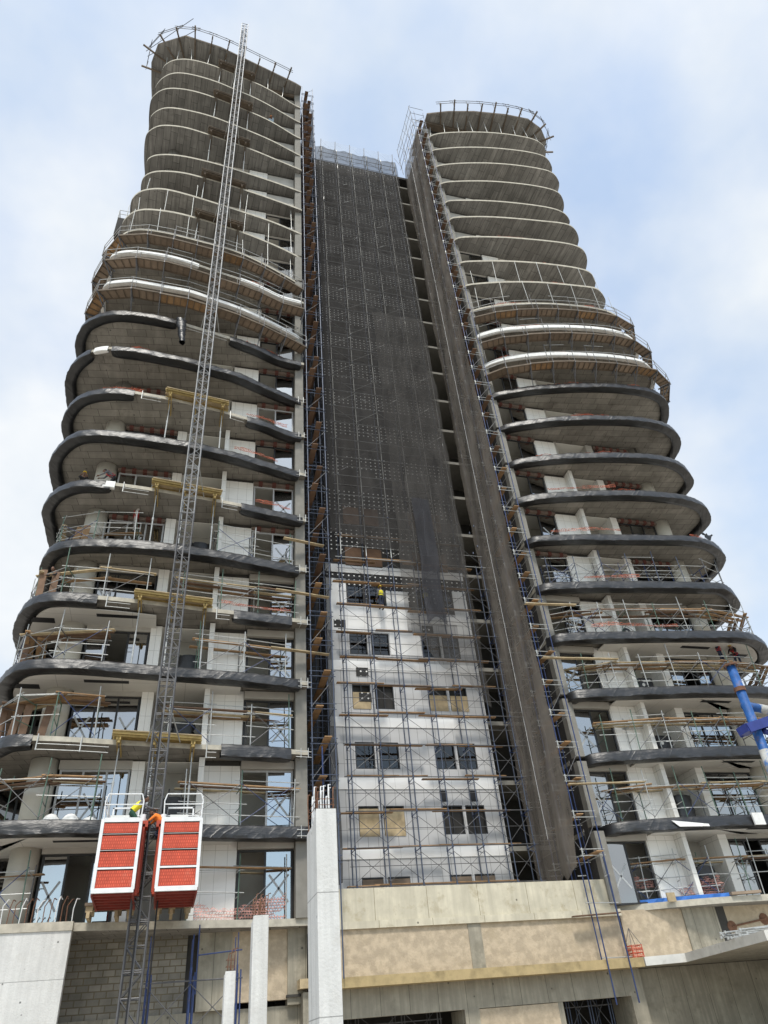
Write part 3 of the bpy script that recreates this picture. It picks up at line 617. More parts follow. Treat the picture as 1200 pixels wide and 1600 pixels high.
# ------------------------------------------------------------------ single steel props and safety posts
def prop_row(s,k,step,r,off,z1,who,jit,u0=.8):
    e=resample(sub_edge(s,k,u0,99,36.5),step); n=normals(e)
    if s=='L': e=e[::-1]; n=n[::-1]
    rg=random.Random(k+ord(s))
    for i,(p,q) in enumerate(zip(e,n)):
        a=Vector((p.x-q.x*off,p.y-q.y*off,Z(k)+.002)); t=rg.uniform(-jit,jit)
        m=MB(); zt=z1 if k==22 else Z(k)+ (z1-Z(k))*rg.choice((1,1,.9,.62))
        m.tube(a,(a.x+t,a.y-.05,zt),r,6); m.box(a.x-.06,a.x+.06,a.y-.06,a.y+.06,a.z,a.z+.012)
        tag(m.build('steel_prop','steel'),'thin steel prop on the %s tower\'s %s balcony, %s from its inner end'%(side_info(s)[0],od(k),od(i+1)),'prop','thin steel props along the balcony edges')
for s in 'LR':
    for k in(13,14): prop_row(s,k,2.0,.024,.18,Z(k+1)-.22,'',.12)
    prop_row(s,22,1.55,.035,.3,84.95,'',.25,.3)
prop_row('L',15,3.4,.024,.18,Z(16)-.22,'',.1)

# ------------------------------------------------------------------ bracket walkways hung below the boarded edges
def walkway(s,k):
    side=side_info(s)[0]
    e=resample(sub_edge(s,k,.2,99,37),1.62); n=normals(e); z=Z(k)-2.05
    rt=root('edge_walkway','timber bracket walkway with tube rails below the %s tower\'s %s balcony edge'%(side,od(k)),'walkway',(e[len(e)//2].x,e[len(e)//2].y,z),'bracket walkways round the boarded balcony edges')
    rg=random.Random(k*3+ord(s))
    def P(i,o,h): p=e[i]+n[i]*o; return Vector((p.x,p.y,h))
    for i in range(len(e)-1):
        zz=z+rg.uniform(-.05,.05); a,b,c,d=P(i,.12,zz),P(i+1,.12,zz),P(i+1,.86,zz+.02),P(i,.86,zz+.02)
        m=MB()
        lo,hi=[a,b,c,d],[q+Vector((0,0,.03)) for q in(a,b,c,d)]
        i0=len(m.v); m.v+=[tuple(q) for q in lo+hi]
        m.f+=[(i0+3,i0+2,i0+1,i0),(i0+4,i0+5,i0+6,i0+7),(i0,i0+1,i0+5,i0+4),(i0+1,i0+2,i0+6,i0+5),(i0+2,i0+3,i0+7,i0+6),(i0+3,i0,i0+4,i0+7)]; m.m+=[0]*6
        m.build('deck_panel','ply' if rg.random()<.8 else 'wood',rt)
        m=MB()
        for t in(.25,.5,.75): m.beam(a.lerp(b,t)-Vector((0,0,.03)),d.lerp(c,t)-Vector((0,0,.03)),.05,.06)
        m.beam(d-Vector((0,0,.02)),c-Vector((0,0,.02)),.05,.14); m.beam(a-Vector((0,0,.02)),b-Vector((0,0,.02)),.05,.1)
        m.build('deck_joist','wood_dark',rt)
    for i in range(len(e)):
        m=MB(); a=P(i,.9,z-.05); m.tube(a,a+Vector((0,0,1.25)),.026)
        b=P(i,-.12,Z(k-1)); m.tube(b,P(i,.35,z-.02),.03)
        m.beam(P(i,-.12,z-.1),P(i,.93,z-.08),.07,.12); m.beam(P(i,.15,z-.95),P(i,.85,z-.1),.05,.07)
        m.tube(P(i,.12,z),P(i,.16,Z(k)+.9 if i%2 else Z(k)-.3),.022)
        m.build('bracket_post','steel_dark',rt)
    for h in(.6,1.15):
        m=MB()
        for i in range(len(e)-1): m.tube(P(i,.9,z+h),P(i+1,.9,z+h+.02),.024)
        m.build('guard_rail','steel',rt)
    for i in range(len(e)-1):
        if rg.random()<.6: m=MB(); m.tube(P(i,.1,Z(k)+.85),P(i+1,.1,Z(k)+.87),.022); m.build('inner_rail','steel',rt)
for s in 'LR':
    for k in(11,12,13): walkway(s,k)

for k,a,b in((2,-6.0,-3.1),(2,.85,1.6),(4,-4.4,-3.1),(4,.85,1.9),(6,-4.6,-3.1),(6,.85,1.75),(8,-4.5,-3.1),(8,.85,2.0),(10,-2.7,.4)):
    e=resample(sub_edge('L',k,UL(b),UL(a)),.5); n=normals(e)
    if len(e)<2: continue
    rt=root('edge_rail','thin steel rods on hangers under the bare %s stretch of the left tower\'s %s balcony'%('outer' if a<-2 else 'inner',od(k)),'rail',(e[0].x,e[0].y,Z(k)-.6),'rods under the bare balcony edges')
    for d in(.38,.62):
        m=MB()
        for i in range(len(e)-1): m.tube((e[i].x+n[i].x*.1,e[i].y+n[i].y*.1,Z(k)-d),(e[i+1].x+n[i+1].x*.1,e[i+1].y+n[i+1].y*.1,Z(k)-d),.018,5)
        m.build('rod','steel',rt)
    for i in range(0,len(e),3):
        m=MB(); m.tube((e[i].x+n[i].x*.08,e[i].y+n[i].y*.08,Z(k)+.05),(e[i].x+n[i].x*.12,e[i].y+n[i].y*.12,Z(k)-.66),.03,5); m.build('hanger','steel',rt)
for k in range(1,10):
    rt=root('edge_bracket','galvanised bracket frame clamped to the inner end of the left tower\'s %s balcony'%od(k),'bracket',(5.6,33.7,Z(k)-.6),'bracket frames at the inner balcony ends')
    y=min(p.y for p in sub_edge('L',k,0,.8))
    m=MB()
    for x in(5.45,5.8): m.tube((x,y-.12,Z(k)+.08-.02*(k%3)),(x,y-.12,Z(k)-.42-.05*(k%2)),.021,5)
    for d in(.12,.38): m.tube((5.3-.05*(k%3),y-.14,Z(k)-d),(5.98,y-.1,Z(k)-d-.01*(k%4)),.018,5)
    m.tube((5.45,y-.12,Z(k)-.38),(5.45,y+.6,Z(k)-.3),.02,5); m.build('frame','steel',rt)
# ------------------------------------------------------------------ central block
cb=root('central_block','recessed central block clad in white and grey panels between the towers','building',(13.1,40,6))
def cbx(name,mat,*b,parent=None):
    m=MB(); m.box(*b); return m.build(name,mat,parent or cb)
TZ=25.4
cbx('upper_wall','insul',7.9,17.55,38.4,38.7,25.0,80.6)
cbx('side_return','dark_wall',5.86,7.9,38.6,38.8,5.9,80.6)
# wall with the openings cut as real gaps: columns of panels between window pairs
WX=[(9.3,10.42),(10.67,11.84),(13.98,15.2),(15.36,16.5)]
rows=[5.7+3.46*i for i in range(6)]
m=MB()
xs=[7.9]+[q for w in WX for q in w]+[17.55]
for a,b in zip(xs[0::2],xs[1::2]): m.box(a,b,38.402,38.7,5.9,22.7)
for a,b in WX:
    zz=5.9
    for r in rows[:5]: m.box(a,b,38.402,38.7,zz,max(zz,r)); zz=r+1.5
    m.box(a,b,38.402,38.7,zz,22.7)
m.build('panel_wall','grey_clad',cb)
m=MB()
for a,b in zip(xs[0::2],xs[1::2]): m.box(a,b,38.402,38.7,22.703,25.0)
for a,b in WX: m.box(a,b,38.402,38.7,22.703,rows[5]); m.box(a,b,38.402,38.7,rows[5]+1.5,25.0)
m.build('insulated_wall','insul',cb)
for i in range(6):
    z=8.05+3.47*i; cbx('white_band','white_clad',7.92,17.53,38.36,38.402,z,z+(.56 if i%2==0 else .62))
cbx('upper_white_panels','white_clad',11.9,13.9,38.37,38.402,19.6,21.1); cbx('upper_white_panels','white_clad',7.92,9.25,38.37,38.402,21.1,24.9); cbx('upper_white_panels','white_clad',11.9,13.4,38.37,38.402,21.1,24.2); cbx('upper_white_panels','white_clad',9.25,11.9,38.37,38.402,21.1,22.9); cbx('upper_white_panels','white_clad',16.55,17.5,38.37,38.402,21.1,24.5)
for r_i,r in enumerate(rows):
    for w_i,(a,b) in enumerate(WX):
        m=MB(); 
        m.box(a,a+.06,38.43,38.53,r,r+1.5); m.box(b-.06,b,38.43,38.53,r,r+1.5); m.box(a+.06,b-.06,38.43,38.53,r+1.44,r+1.5); m.box(a+.06,b-.06,38.43,38.53,r,r+.06); m.box((a+b)/2-.025,(a+b)/2+.025,38.44,38.52,r+.06,r+1.44)
        f=m.build('window','frame',cb)
        m=MB(); m.box(a,b,38.62,38.66,r,r+1.5); m.build('dark_backing','dark_wall',f)  # dark sheet closing the opening behind each frame
        if (r_i,w_i) in((1,0),(1,1),(0,0),(0,1),(0,2),(0,3)):
            m=MB(); t=0 if r_i else .0; m.box(a+.03,b-.03,38.37,38.40,r-.03,r+1.35 if r_i else r+1.4); m.build('boarding','ply' if r_i==0 else 'wood_pale',f)
        elif r_i==3 and w_i!=1:
            m=MB(); m.box(a+.03,b-.03,38.37,38.40,r-.02,r+(.95 if w_i else 1.0)); m.build('boarding','wood_pale',f)
        elif r_i in(2,4,5):
            m=MB(); m.box(a+.06,b-.06,38.47,38.482,r+.06,r+1.44); m.build('pane','glass_grey',f)
for x in(13.98,15.75):
    m=MB(); m.box(x,x+.42,38.385,38.4,10.85,11.45); m.build('vent_opening','black',cb)
for x,z in((8.35,21.3),(9.7,14.6+1.9),(14.1,21.2),(9.6,18.1)):
    m=MB(); m.box(x,x+.75,38.355,38.37,z,z+.55); m.build('uncovered_patch','insul',cb)
# black insulation bays with boarded windows showing through the net higher up
for i in range(1,17):
    z=25.6+3.48*(i-1)
    for (a,b) in WX:
        if (i*7+int(a))%3==0 and i>3: continue
        m=MB(); m.box(a,b,38.36,38.4,z+.35,z+1.85)
        m.build('window_boarding','wood_brown' if (i<3) else ('dark_wall' if (i+int(b))%2 else 'void'),cb)
# slot of open floors next to the right tower
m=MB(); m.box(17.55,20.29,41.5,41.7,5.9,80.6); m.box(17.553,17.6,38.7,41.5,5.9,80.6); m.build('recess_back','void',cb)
for k in range(0,22):
    z=Z(k)+.1; cbx('recess_slab','pier',17.6,20.29,38.45,41.5,z-.24,z)
cbx('roof_slab','dark_wall',7.9,20.29,38.55,46,80.6,81.0)
cbx('deck_slab','raw',5.9,20.28,34.5,46,5.3,5.85)
# guard net on the roof edge
gr=root('roof_guard_net','white safety net on thin leaning posts along the central block\'s roof','safety net',(13,37.5,81))
px=[8.75,10.4,12.1,13.8,15.5,17.2]
for i,x in enumerate(px):
    m=MB(); m.tube((x,37.9,80.3),(x+.02,37.35,83.5),.035); m.tube((x-.35,37.95,81.0),(x,37.6,82.4),.025); m.build('post','steel_dark',gr)
m=MB()
for i in range(5):
    a,b=px[i],px[i+1]; P=[]
    for r in range(5):
        P.append([(a+(b-a)*c/6,37.9-.55*r/4-.15*math.sin(math.pi*c/6)*(r/4),80.7+2.7*r/4-.45*math.sin(math.pi*c/6)*(r/4)) for c in range(7)])
    m.grid(P); m.tube((a,37.38,83.3),(b,37.7,81.6),.02)
m.build('net','net_white',gr)

# ------------------------------------------------------------------ scaffold in front of the central block
LIFT=[6.62+1.75*i for i in range(43)]
sc=root('facade_scaffold','blue tube scaffold covering the full height of the central block','scaffold',(13,37.6,5.85))
PX=[8.75,10.45,12.15,13.9,15.6,17.2,18.5]; YF,YB=37.2,38.05
for x in PX:
    for y in(YF,YB):
        m=MB(); m.tube((x,y,5.85),(x,y,81.3 if x<18 else 26.5),.03,6)
        for z in LIFT[:14]: m.tube((x,y,z-.1),(x,y,z+.06),.046,6)
        m.build('standard','steel_bluegrey',sc)
        if x<18 and y==YF: m=MB(); m.tube((x,y-.001,26),(x,y-.001,81.2),.033,6); m.build('upper_standard','steel',sc)
for i,z in enumerate(LIFT):
    m=MB(); xe=PX[-1]+.3 if i<12 else PX[-2]+.15
    m.tube((PX[0]-.4,YF,z-.05),(xe,YF,z-.05+U(-.02,.02)),.026)
    m.tube((PX[0]-.3,YF,z+.85),(xe-.1,YF,z+.87),.016)
    m.build('ledger','steel' if i>10 else 'steel_dark',sc)
cnt=0; mb=MB()
for i,z in enumerate(LIFT):
    for x in (PX if i<12 else PX[:-1]):
        m=MB() if cnt<96 else mb
        m.tube((x,YF-.15,z-.1),(x,YB+.1,z-.1),.024); m.tube((x,YF,z-.45),(x,YB,z-.12),.016)
        if cnt<96: m.build('transom','steel_blue',sc)
        cnt+=1
tag(mb.build('transom','steel_bluegrey',sc),None,None,kind='stuff')
cnt=0; mb=MB()
for i,z in enumerate(LIFT[:-1]):
    for j,(a,b) in enumerate(zip(PX[:-1],PX[1:]) if i<12 else zip(PX[:-2],PX[1:-1])):
        m=MB() if cnt<98 else mb
        y=YF-.03
        if (i+j)%2==0 or i<4: m.tube((a,y,z+1.45),(b,y,z+.15),.014,5)
        if (i+j)%2 or i<4: m.tube((a,y-.03,z+.15),(b,y-.03,z+1.45),.014,5)
        if cnt<98: m.build('brace','steel_dark',sc)
        cnt+=1
tag(mb.build('brace','steel',sc),None,None,kind='stuff')
NPL=0
def plank(p,q,w,mat,label,group,t=.045):
    global NPL
    m=MB(); m.beam(p,q,w,t); NPL+=1
    return tag(m.build('plank',mat),label,'plank',group)
for i,z in enumerate(LIFT[:13]):
    if i==0: segs=[(8.3,9.9),(9.7,17.4)]
    elif i<12: segs=[(8.3+U(-.2,.3),10.6+U(0,.8)),(10.4+U(0,.4),13+U(0,1)),(12.8+U(0,.5),15.6+U(0,.6)),(15.2,17.6+U(0,.4))]
    else: segs=[(8.6,13.2+U(-.5,.5)),(12.9,17.3)]
    for j,(a,b) in enumerate(segs):
        zz=z+.02+.05*(j%2); y=YF+.15+.2*((i+j)%3)
        plank((a,y,zz+U(-.03,.03)),(b,y,zz+U(-.03,.05)),.24,'wood' if i<13 else 'wood_brown','timber board on the %s lift of the central scaffold, %s from left'%(od(i+1),od(j+1)),'boards on the central scaffold')
# nets over the central scaffold
def net_sheet(name,mat,x0,x1,y,zt,zb,label,nx=40,nz=60,amp=.16,hem=None,seed=1):
    rg=random.Random(seed); P=[]; ph=[rg.uniform(0,6) for _ in range(6)]
    for r in range(nz+1):
        row=[]
        for c in range(nx+1):
            x=x0+(x1-x0)*c/nx; bot=zb if hem is None else hem(x)
            z=zt+(bot-zt)*r/nz
            row.append((x+.05*math.sin(z*.9+ph[0]),y+amp*(math.sin(x*2.3+z*.21+ph[1])*.5+math.sin(x*5.1-z*.4+ph[2])*.3+math.sin(z*1.7+ph[3])*.35),z))
        P.append(row)
    m=MB(); m.grid(P); return tag(m.build(name,mat,None,True),label,'safety net')
net_sheet('debris_net','net',8.0,17.3,37.02,80.9,25.4,'dark debris net hanging over the upper part of the central scaffold',hem=lambda x:27.6-.25*math.sin(x*1.9)-(x-8)*.27)
net_sheet('debris_net','net_thin',12.6,17.3,36.86,52,16,'thin second net hanging lower over the central scaffold\'s right half',hem=lambda x:20.5-(x-12.5)*.95+.3*math.sin(x*2.5),seed=4)
net_sheet('debris_net','net_fold',13.95,15.2,36.72,31,21,'narrow folded black net strip hanging in front of the central scaffold',nx=10,amp=.12,hem=lambda x:21.2+.3*math.sin(x*4),seed=9)

# ------------------------------------------------------------------ side scaffolds along the inner walls of the towers
def side_scaffold(s):
    if s=='L': xs=(5.98,7.12); nm='left'; top=86.0
    else: xs=(19.02,20.12); nm='right'; top=86.6
    rt=root('side_scaffold','tall narrow tube scaffold against the %s tower\'s inner side wall'%nm,'scaffold',(sum(xs)/2,35.6,5.85))
    ys=(33.35,34.9,36.5,38.0)
    for x in xs:
        for y in ys:
            m=MB(); m.tube((x,y,5.85 if y>33.4 else 1.0 if s=='R' else 2.6),(x,y,top),.032); m.build('standard','steel_bluegrey' if s=='L' else 'steel_blue',rt)
    L=[6.9+1.75*i for i in range(45)]
    for i,z in enumerate(L):
        m=MB()
        for y in ys:
            for d in(0,.28): m.tube((xs[0]-.1,y,z+d),(xs[1]+.12,y,z+d),.022)
        for x in xs: m.tube((x,ys[0]-.15,z+.05),(x,ys[-1],z+.05),.02)
        for y in ys: m.tube((xs[0],y,z-.06),(xs[0],y,z+.34),.038)
        m.build('lift_tubes','steel' if s=='R' else 'steel_bluegrey',rt)
        if i%2==0:
            m=MB(); m.tube((xs[1] if s=='L' else xs[0],ys[0],z+.2),(xs[1] if s=='L' else xs[0],ys[1],z+1.9),.018); m.tube((xs[0],ys[0]-.04,z+.1),(xs[1],ys[0]-.04,z+1.6),.016); m.build('brace','steel_dark',rt)
        for j in (i%2,):
            if s=='L': x=6.32+.34*j+.05*(i%3); ya,yb=32.75+.2*((i*5+j*3)%3),36.6
            else: x=19.72-.33*j-.04*(i%3); ya,yb=32.9+.2*((i*5+j*3)%3),36.4
            plank((x,ya,z+.1+.05*j),(x+(.06 if j else -.04),yb,z+.1+U(-.03,.05)),.36,'wood_brown' if i>14 or s=='L' and i>8 else 'wood','brown board on the %s lift of the %s inner side scaffold, %s the tower'%(od(i+1),nm,'nearer' if j==0 else 'off'),'boards on the side scaffolds')
side_scaffold('L'); side_scaffold('R')
def side_net(name,mat,x,y0,y1,zt,zb,label,hem=None,seed=3,amp=.06):
    rg=random.Random(seed); ph=[rg.uniform(0,6) for _ in range(5)]; P=[]
    for r in range(61):
        row=[]
        for c in range(15):
            y=y0+(y1-y0)*c/14; b=zb if hem is None else hem(y); z=zt+(b-zt)*r/60
            row.append((x+amp*(math.sin(y*3.1+z*.3+ph[0])+.6*math.sin(z*1.8+ph[1])),y,z))
        P.append(row)
    m=MB(); m.grid(P); return tag(m.build(name,mat,None,True),label,'safety net')
side_net('debris_net','net_side',18.88,33.3,38.35,82.2,8.2,'tall brown grey debris net down the right tower\'s inner side',hem=lambda y:6.3+max(0,34.2-y)*2.5+.2*math.sin(y*5.7))
side_net('debris_net','net_fold',7.32,33.9,38.2,84,6.2,'dark net down the left tower\'s inner side scaffold',seed=8)
m=MB(); m.tube((18.8,36.15,8.3),(18.8,36.15,82),.009); tag(m.build('tie_rope','white_paint'),'pale rope line running down the middle of the brown debris net','rope')
def top_net(s):
    x=18.7 if s=='R' else 7.2; a=root('guard_net','white guard net on tube posts at the top of the %s'%('right tower\'s inner scaffold' if s=='R' else 'left tower\'s inner scaffold'),'safety net',(x,36,81))
    m=MB(); 
    ys=[33.3,35,36.7,38.4]
    for y in ys: m.tube((x,y,81.5),(x-.25 if s=='R' else x,y,87.4),.03); m.tube((x,y,83),(x-.8 if s=='R' else x,y,85),.02)
    for z in(82.6,84.2,85.8,87.3): m.tube((x-.2 if s=='R' else x,33.1,z),(x-.2 if s=='R' else x,38.5,z),.022); m.tube((x-.2 if s=='R' else x,33.3,z),(20.2 if s=='R' else 5.95,33.3,z),.022)
    m.build('post','steel_dark',a)
    P=[[(x-.25-(.7*math.sin(math.pi*c/10)*(1-r/5) if s=='R' else 0),33.3+5.1*c/10,82.3+5*r/5-.5*math.sin(math.pi*c/3.3)**2*(r/5)) for c in range(11)] for r in range(6)]
    m=MB(); m.grid(P); m.build('net','net_white',a)
top_net('R')

# ------------------------------------------------------------------ balcony scaffolds
def balcony_scaffold(s,k,u0,u1,name,lift=1.75,boards=3,full=True,cols=('steel','steel_green','steel_dark'),bp=.85,hmax=2.9):
    side=side_info(s)[0]
    e=resample(sub_edge(s,k,u0,u1,37.5),1.75); n=normals(e)
    if len(e)<3: return
    z=Z(k)+.003; rg=random.Random(k*11+ord(s)+int(u0*3))
    mid=e[len(e)//2]
    rt=root('balcony_scaffold','tube scaffold standing on %s of the %s tower\'s %s balcony up'%(name,side,od(k) if k else 'lowest deck, no'),'scaffold',(mid.x,mid.y+.8,z),'tube scaffolds on the balconies')
    rt['label']='tube scaffold standing on %s of the %s tower\'s %s'%(name,side,(od(k)+' balcony up') if k else 'lowest concrete deck')
    out=[p-q*.3 for p,q in zip(e,n)]; inn=[p-q*1.35 for p,q in zip(e,n)]
    hs=[]
    for i,(a,b) in enumerate(zip(out,inn)):
        h=rg.uniform(2.1,hmax); hs.append(h)
        m=MB(); m.tube((a.x,a.y,z),(a.x+rg.uniform(-.08,.08),a.y-.06,z+h),.027); m.build('standard',rg.choice(cols[:2]),rt)
        m=MB(); m.tube((b.x,b.y,z),(b.x,b.y,z+min(h,2.3)),.027); m.build('standard',rg.choice(cols),rt)
        m=MB(); m.tube((a.x,a.y-.1,z+lift-.07),(b.x,b.y+.1,z+lift-.07),.024); m.tube((a.x,a.y,z+.9),(b.x,b.y,z+.9),.02); m.build('transom',rg.choice(cols),rt)
    m=MB()
    for L_ in(out,inn):
        for i in range(len(L_)-1):
            a,b=L_[i],L_[i+1]; d=(b-a)*.12
            for h in((.55,1.05,lift-.04,2.05) if L_ is out else (lift-.04,)):
                if h>1.9 and rg.random()<.35: continue
                if h<1.2 and rg.random()<.3: continue
                m.tube((a.x-d.x,a.y-d.y,z+h+rg.uniform(-.04,.04)),(b.x+d.x,b.y+d.y,z+h+rg.uniform(-.04,.04)),.02,5)
    m.build('ledger','steel',rt)
    for i in range(len(out)-1):
        if rg.random()>bp: continue
        a,b=out[i],out[i+1]
        m=MB(); m.tube((a.x,a.y-.04,z+.2),(b.x,b.y-.04,z+lift+.1),.016,5)
        if rg.random()<.6: m.tube((a.x,a.y-.07,z+lift+.1),(b.x,b.y-.07,z+.2),.016,5)
        m.build('brace',rg.choice(['steel_dark','steel_blue','steel_dark']),rt)
    c=0
    if boards:
        i=0
        while i<len(out)-1:
            j=min(len(out)-1,i+2)
            for b in range(boards):
                t=.08+.84*b/max(1,boards-1)+rg.uniform(-.05,.05)
                if rg.random()<.12: continue
                a0=out[i].lerp(inn[i],t); b0=out[j].lerp(inn[j],t); d=(b0-a0).normalized()*rg.uniform(.1,.5); c+=1
                plank((a0.x-d.x,a0.y-d.y,z+lift+rg.uniform(0,.10)),(b0.x+d.x,b0.y+d.y,z+lift+rg.uniform(0,.10)),.23,rg.choice(['wood','wood','wood_pale','wood_brown']),'%s board from left on the scaffold at %s of %s tower\'s %s'%(od(c),name,side,(od(k)+' balcony') if k else 'lowest deck'),'boards on the balcony scaffolds')
            i=j
balcony_scaffold('L',0,11.0,99,'the outer end',1.9,2)
balcony_scaffold('L',0,.7,5.2,'the inner part',1.95,2,hmax=2.6)
balcony_scaffold('L',1,9.0,99,'the outer end',1.8,3)
balcony_scaffold('L',1,.6,5.6,'the inner part',1.8,3)
balcony_scaffold('L',2,9.6,99,'the outer end',2.0,5)
balcony_scaffold('L',2,.8,6.6,'the inner part',1.75,3)
balcony_scaffold('L',3,9.8,99,'the outer end',1.85,4)
balcony_scaffold('L',3,.9,5.6,'the inner part',1.75,2,bp=.7)
balcony_scaffold('L',4,8.2,99,'the outer end',1.75,2,bp=.3)
balcony_scaffold('L',4,.5,6.6,'the inner part',1.75,3,bp=.4)
balcony_scaffold('L',5,9.2,99,'the outer end',1.35,2,hmax=2.1)
balcony_scaffold('L',5,.8,5.2,'the inner part',1.6,1,bp=.5,hmax=2.4)
balcony_scaffold('R',0,.6,7.9,'the inner half',1.75,2); balcony_scaffold('R',0,8.2,99,'the outer half',1.8,3)
balcony_scaffold('R',1,.4,99,'the whole length',1.75,3)
balcony_scaffold('R',2,1.6,99,'the whole length',1.75,3)
balcony_scaffold('R',3,.0,99,'the whole length',1.7,3)
balcony_scaffold('R',4,.0,99,'the whole length',1.7,3,hmax=3.0)
balcony_scaffold('R',5,.8,99,'the whole length',1.5,0,cols=('steel_dark','steel_bluegrey','steel_blue'))
# long boards reaching out to the side scaffolds
for k,x0,x1 in((3,3.9,7.0),(4,4.1,7.1),(5,4.5,6.9)):
    y=33.35; plank((x0,y,Z(k)+1.72),(x1,y+.35,Z(k)+1.62),.24,'wood_pale','pale board bridging from the left tower\'s %s balcony to the inner scaffold'%od(k),'bridging boards')
for k,x0,x1 in((1,19.0,23.4),(3,19.2,24),(4,18.9,22.2)):
    plank((x0,33.2,Z(k)+1.78),(x1,33.1,Z(k)+1.86),.24,'wood_pale','pale board bridging from the right tower\'s %s balcony to the inner scaffold'%od(k),'bridging boards')

# ------------------------------------------------------------------ orange barrier mesh
def barrier(s,k,u0,u1,h=.3,off=.25,mat='net_orange',base=.05,what='bunched orange barrier mesh lying',rough=.1,n_=0):
    e=resample(sub_edge(s,k,u0,u1,38),.16)
    if len(e)<4: return
    n=normals(e); rg=random.Random(int(k*31+u0*7)+ord(s)); P=[]
    ph=rg.uniform(0,6)
    for i,(p,q) in enumerate(zip(e,n)):
        t=i*.16; hh=h*.8*(.72+.28*math.sin(t*1.1+ph))*(.85+.25*rg.random()); zz=Z(k)+base+.12*max(0,math.sin(t*.7+ph)); row=[]
        for r in range(5):
            o=off+rough*math.sin(r*2.2+t*3)+rg.uniform(-.04,.04); row.append((p.x-q.x*o,p.y-q.y*o,zz+hh*r/4))
        P.append(row)
    m=MB(); m.grid(P)
    mid=(u0+min(u1,13))/2; place='inner end' if mid<4 else 'middle' if mid<8.5 else 'outer end'
    return tag(m.build('barrier_mesh',mat),'%s near the %s of the %s tower\'s %s'%(what,place,side_info(s)[0],(od(k)+' balcony') if k else 'lowest deck'),'barrier mesh','orange barrier mesh on the balconies')
for a in(('L',8,10,13.3,.45),('L',9,10.2,11.7,.35),('L',11,9,12.2,.5),('L',11,.9,3.5,.4),('L',12,8.5,11.2,.4),('L',12,.8,4.4,.5),('L',10,1.2,5,.4),('L',15,9.5,12,.3),('L',13,9,12,.25),('L',15,.5,3,.25),
  ('R',16,1.5,7,.45),('R',15,5.2,9.6,.45),('R',14,5,9.3,.5),('R',12,2,5.4,.5),('R',11,1,6.5,.45),('R',10,1.4,7,.45),('R',9,5,8.2,.4),('R',8,2,8.6,.4),('R',7,4.2,8.4,.4),('R',13,2,4.6,.4),('R',13,10,11.4,.4),('R',12,10.5,13,.4),('R',10,10.5,12.8,.35),('R',16,11.6,13,.35),('R',18,1,2.2,.3),('R',9,12.3,13.2,.4),('R',8,12.9,13.8,.4),('R',19,4,7.5,.12),('R',6,11.3,13.2,.45)): barrier(*a)
for a in(('L',8,1.0,4.0),('L',7,1.7,4.6),('L',6,.8,3.2),('L',4,.8,4.8),('R',6,1.5,6.6),('R',7,2.0,7),('R',5,3,6.8),('R',4,2.6,8.2)):
    barrier(a[0],a[1],a[2],a[3],.32,.2,'net_orange',.45,'sagging orange barrier mesh strung',.05)
barrier('L',0,.8,5.1,1.25,.5,'net_pink',.05,'faded pink barrier mesh hung',.05); barrier('R',0,1.2,3.2,.7,.5,'net_pink',.6,'faded pink barrier mesh hung',.1); barrier('R',0,4.0,6.6,1.1,.5,'net_pink',.1,'faded pink barrier mesh hung',.2)
barrier('R',5,4.9,6.9,.5,.9,'net_pink',.2,'faded pink barrier mesh heaped',.25)
# ------------------------------------------------------------------ construction hoist: mast and two cages
MX,MY=-.86,30.0
mast=root('hoist_mast','grey lattice hoist mast rising past the top of the left tower','mast',(MX,MY,-1.6))
h=.325; SEC=1.508
def mast_section(i):
    m=MB(); z0=-1.6+i*SEC; z1=z0+SEC; lx=.0022*(z0+1.6)-.08; x=MX+lx
    for a in(-h,h):
        for b in(-h,h): m.tube((x+a,MY+b,z0),(x+a,MY+b,z1),.037,6)
    for zz in(z0+.03,z0+SEC/2,z1-.03):
        for a in(-h,h): m.tube((x-h,MY+a,zz),(x+h,MY+a,zz),.024,5); m.tube((x+a,MY-h,zz),(x+a,MY+h,zz),.024,5)
    for q in(0,1):
        zb=z0+q*SEC/2; zt=zb+SEC/2; sg=1 if q else -1
        for a in(-h,h):
            m.tube((x-h*sg,MY+a,zb),(x+h*sg,MY+a,zt),.021,5); m.tube((x+a,MY-h*sg,zb),(x+a,MY+h*sg,zt),.021,5)
    return m
for i in range(60):
    mast_section(i).build('mast_section','steel_dark' if i<16 else 'steel_mid',mast)
for k in(2,6,10,14,18,21):
    m=MB()
    for a in(-.3,.3): m.tube((MX+a,MY+.3,Z(k)+.3),(MX+a*2.4,32.6,Z(k)-.05),.03)
    m.tube((MX-.35,MY+.3,Z(k)+.3),(MX+.35,MY+.3,Z(k)+.3),.03)
    m.build('wall_tie','steel',mast)
m=MB(); m.beam((MX-.08,MY-.36,-1.6),(MX+.12,MY-.36,88.5),.07,.05,(0,1,0)); m.build('gear_rack','steel_dark',mast)
m=MB(); m.tube((MX+.5,MY-.1,-1.6),(MX+.5,MY-.1,9),.03); m.tube((MX-.12,MY-.42,-1.6),(MX-.1,MY-.42,12),.025); m.build('trailing_cable','black',mast)
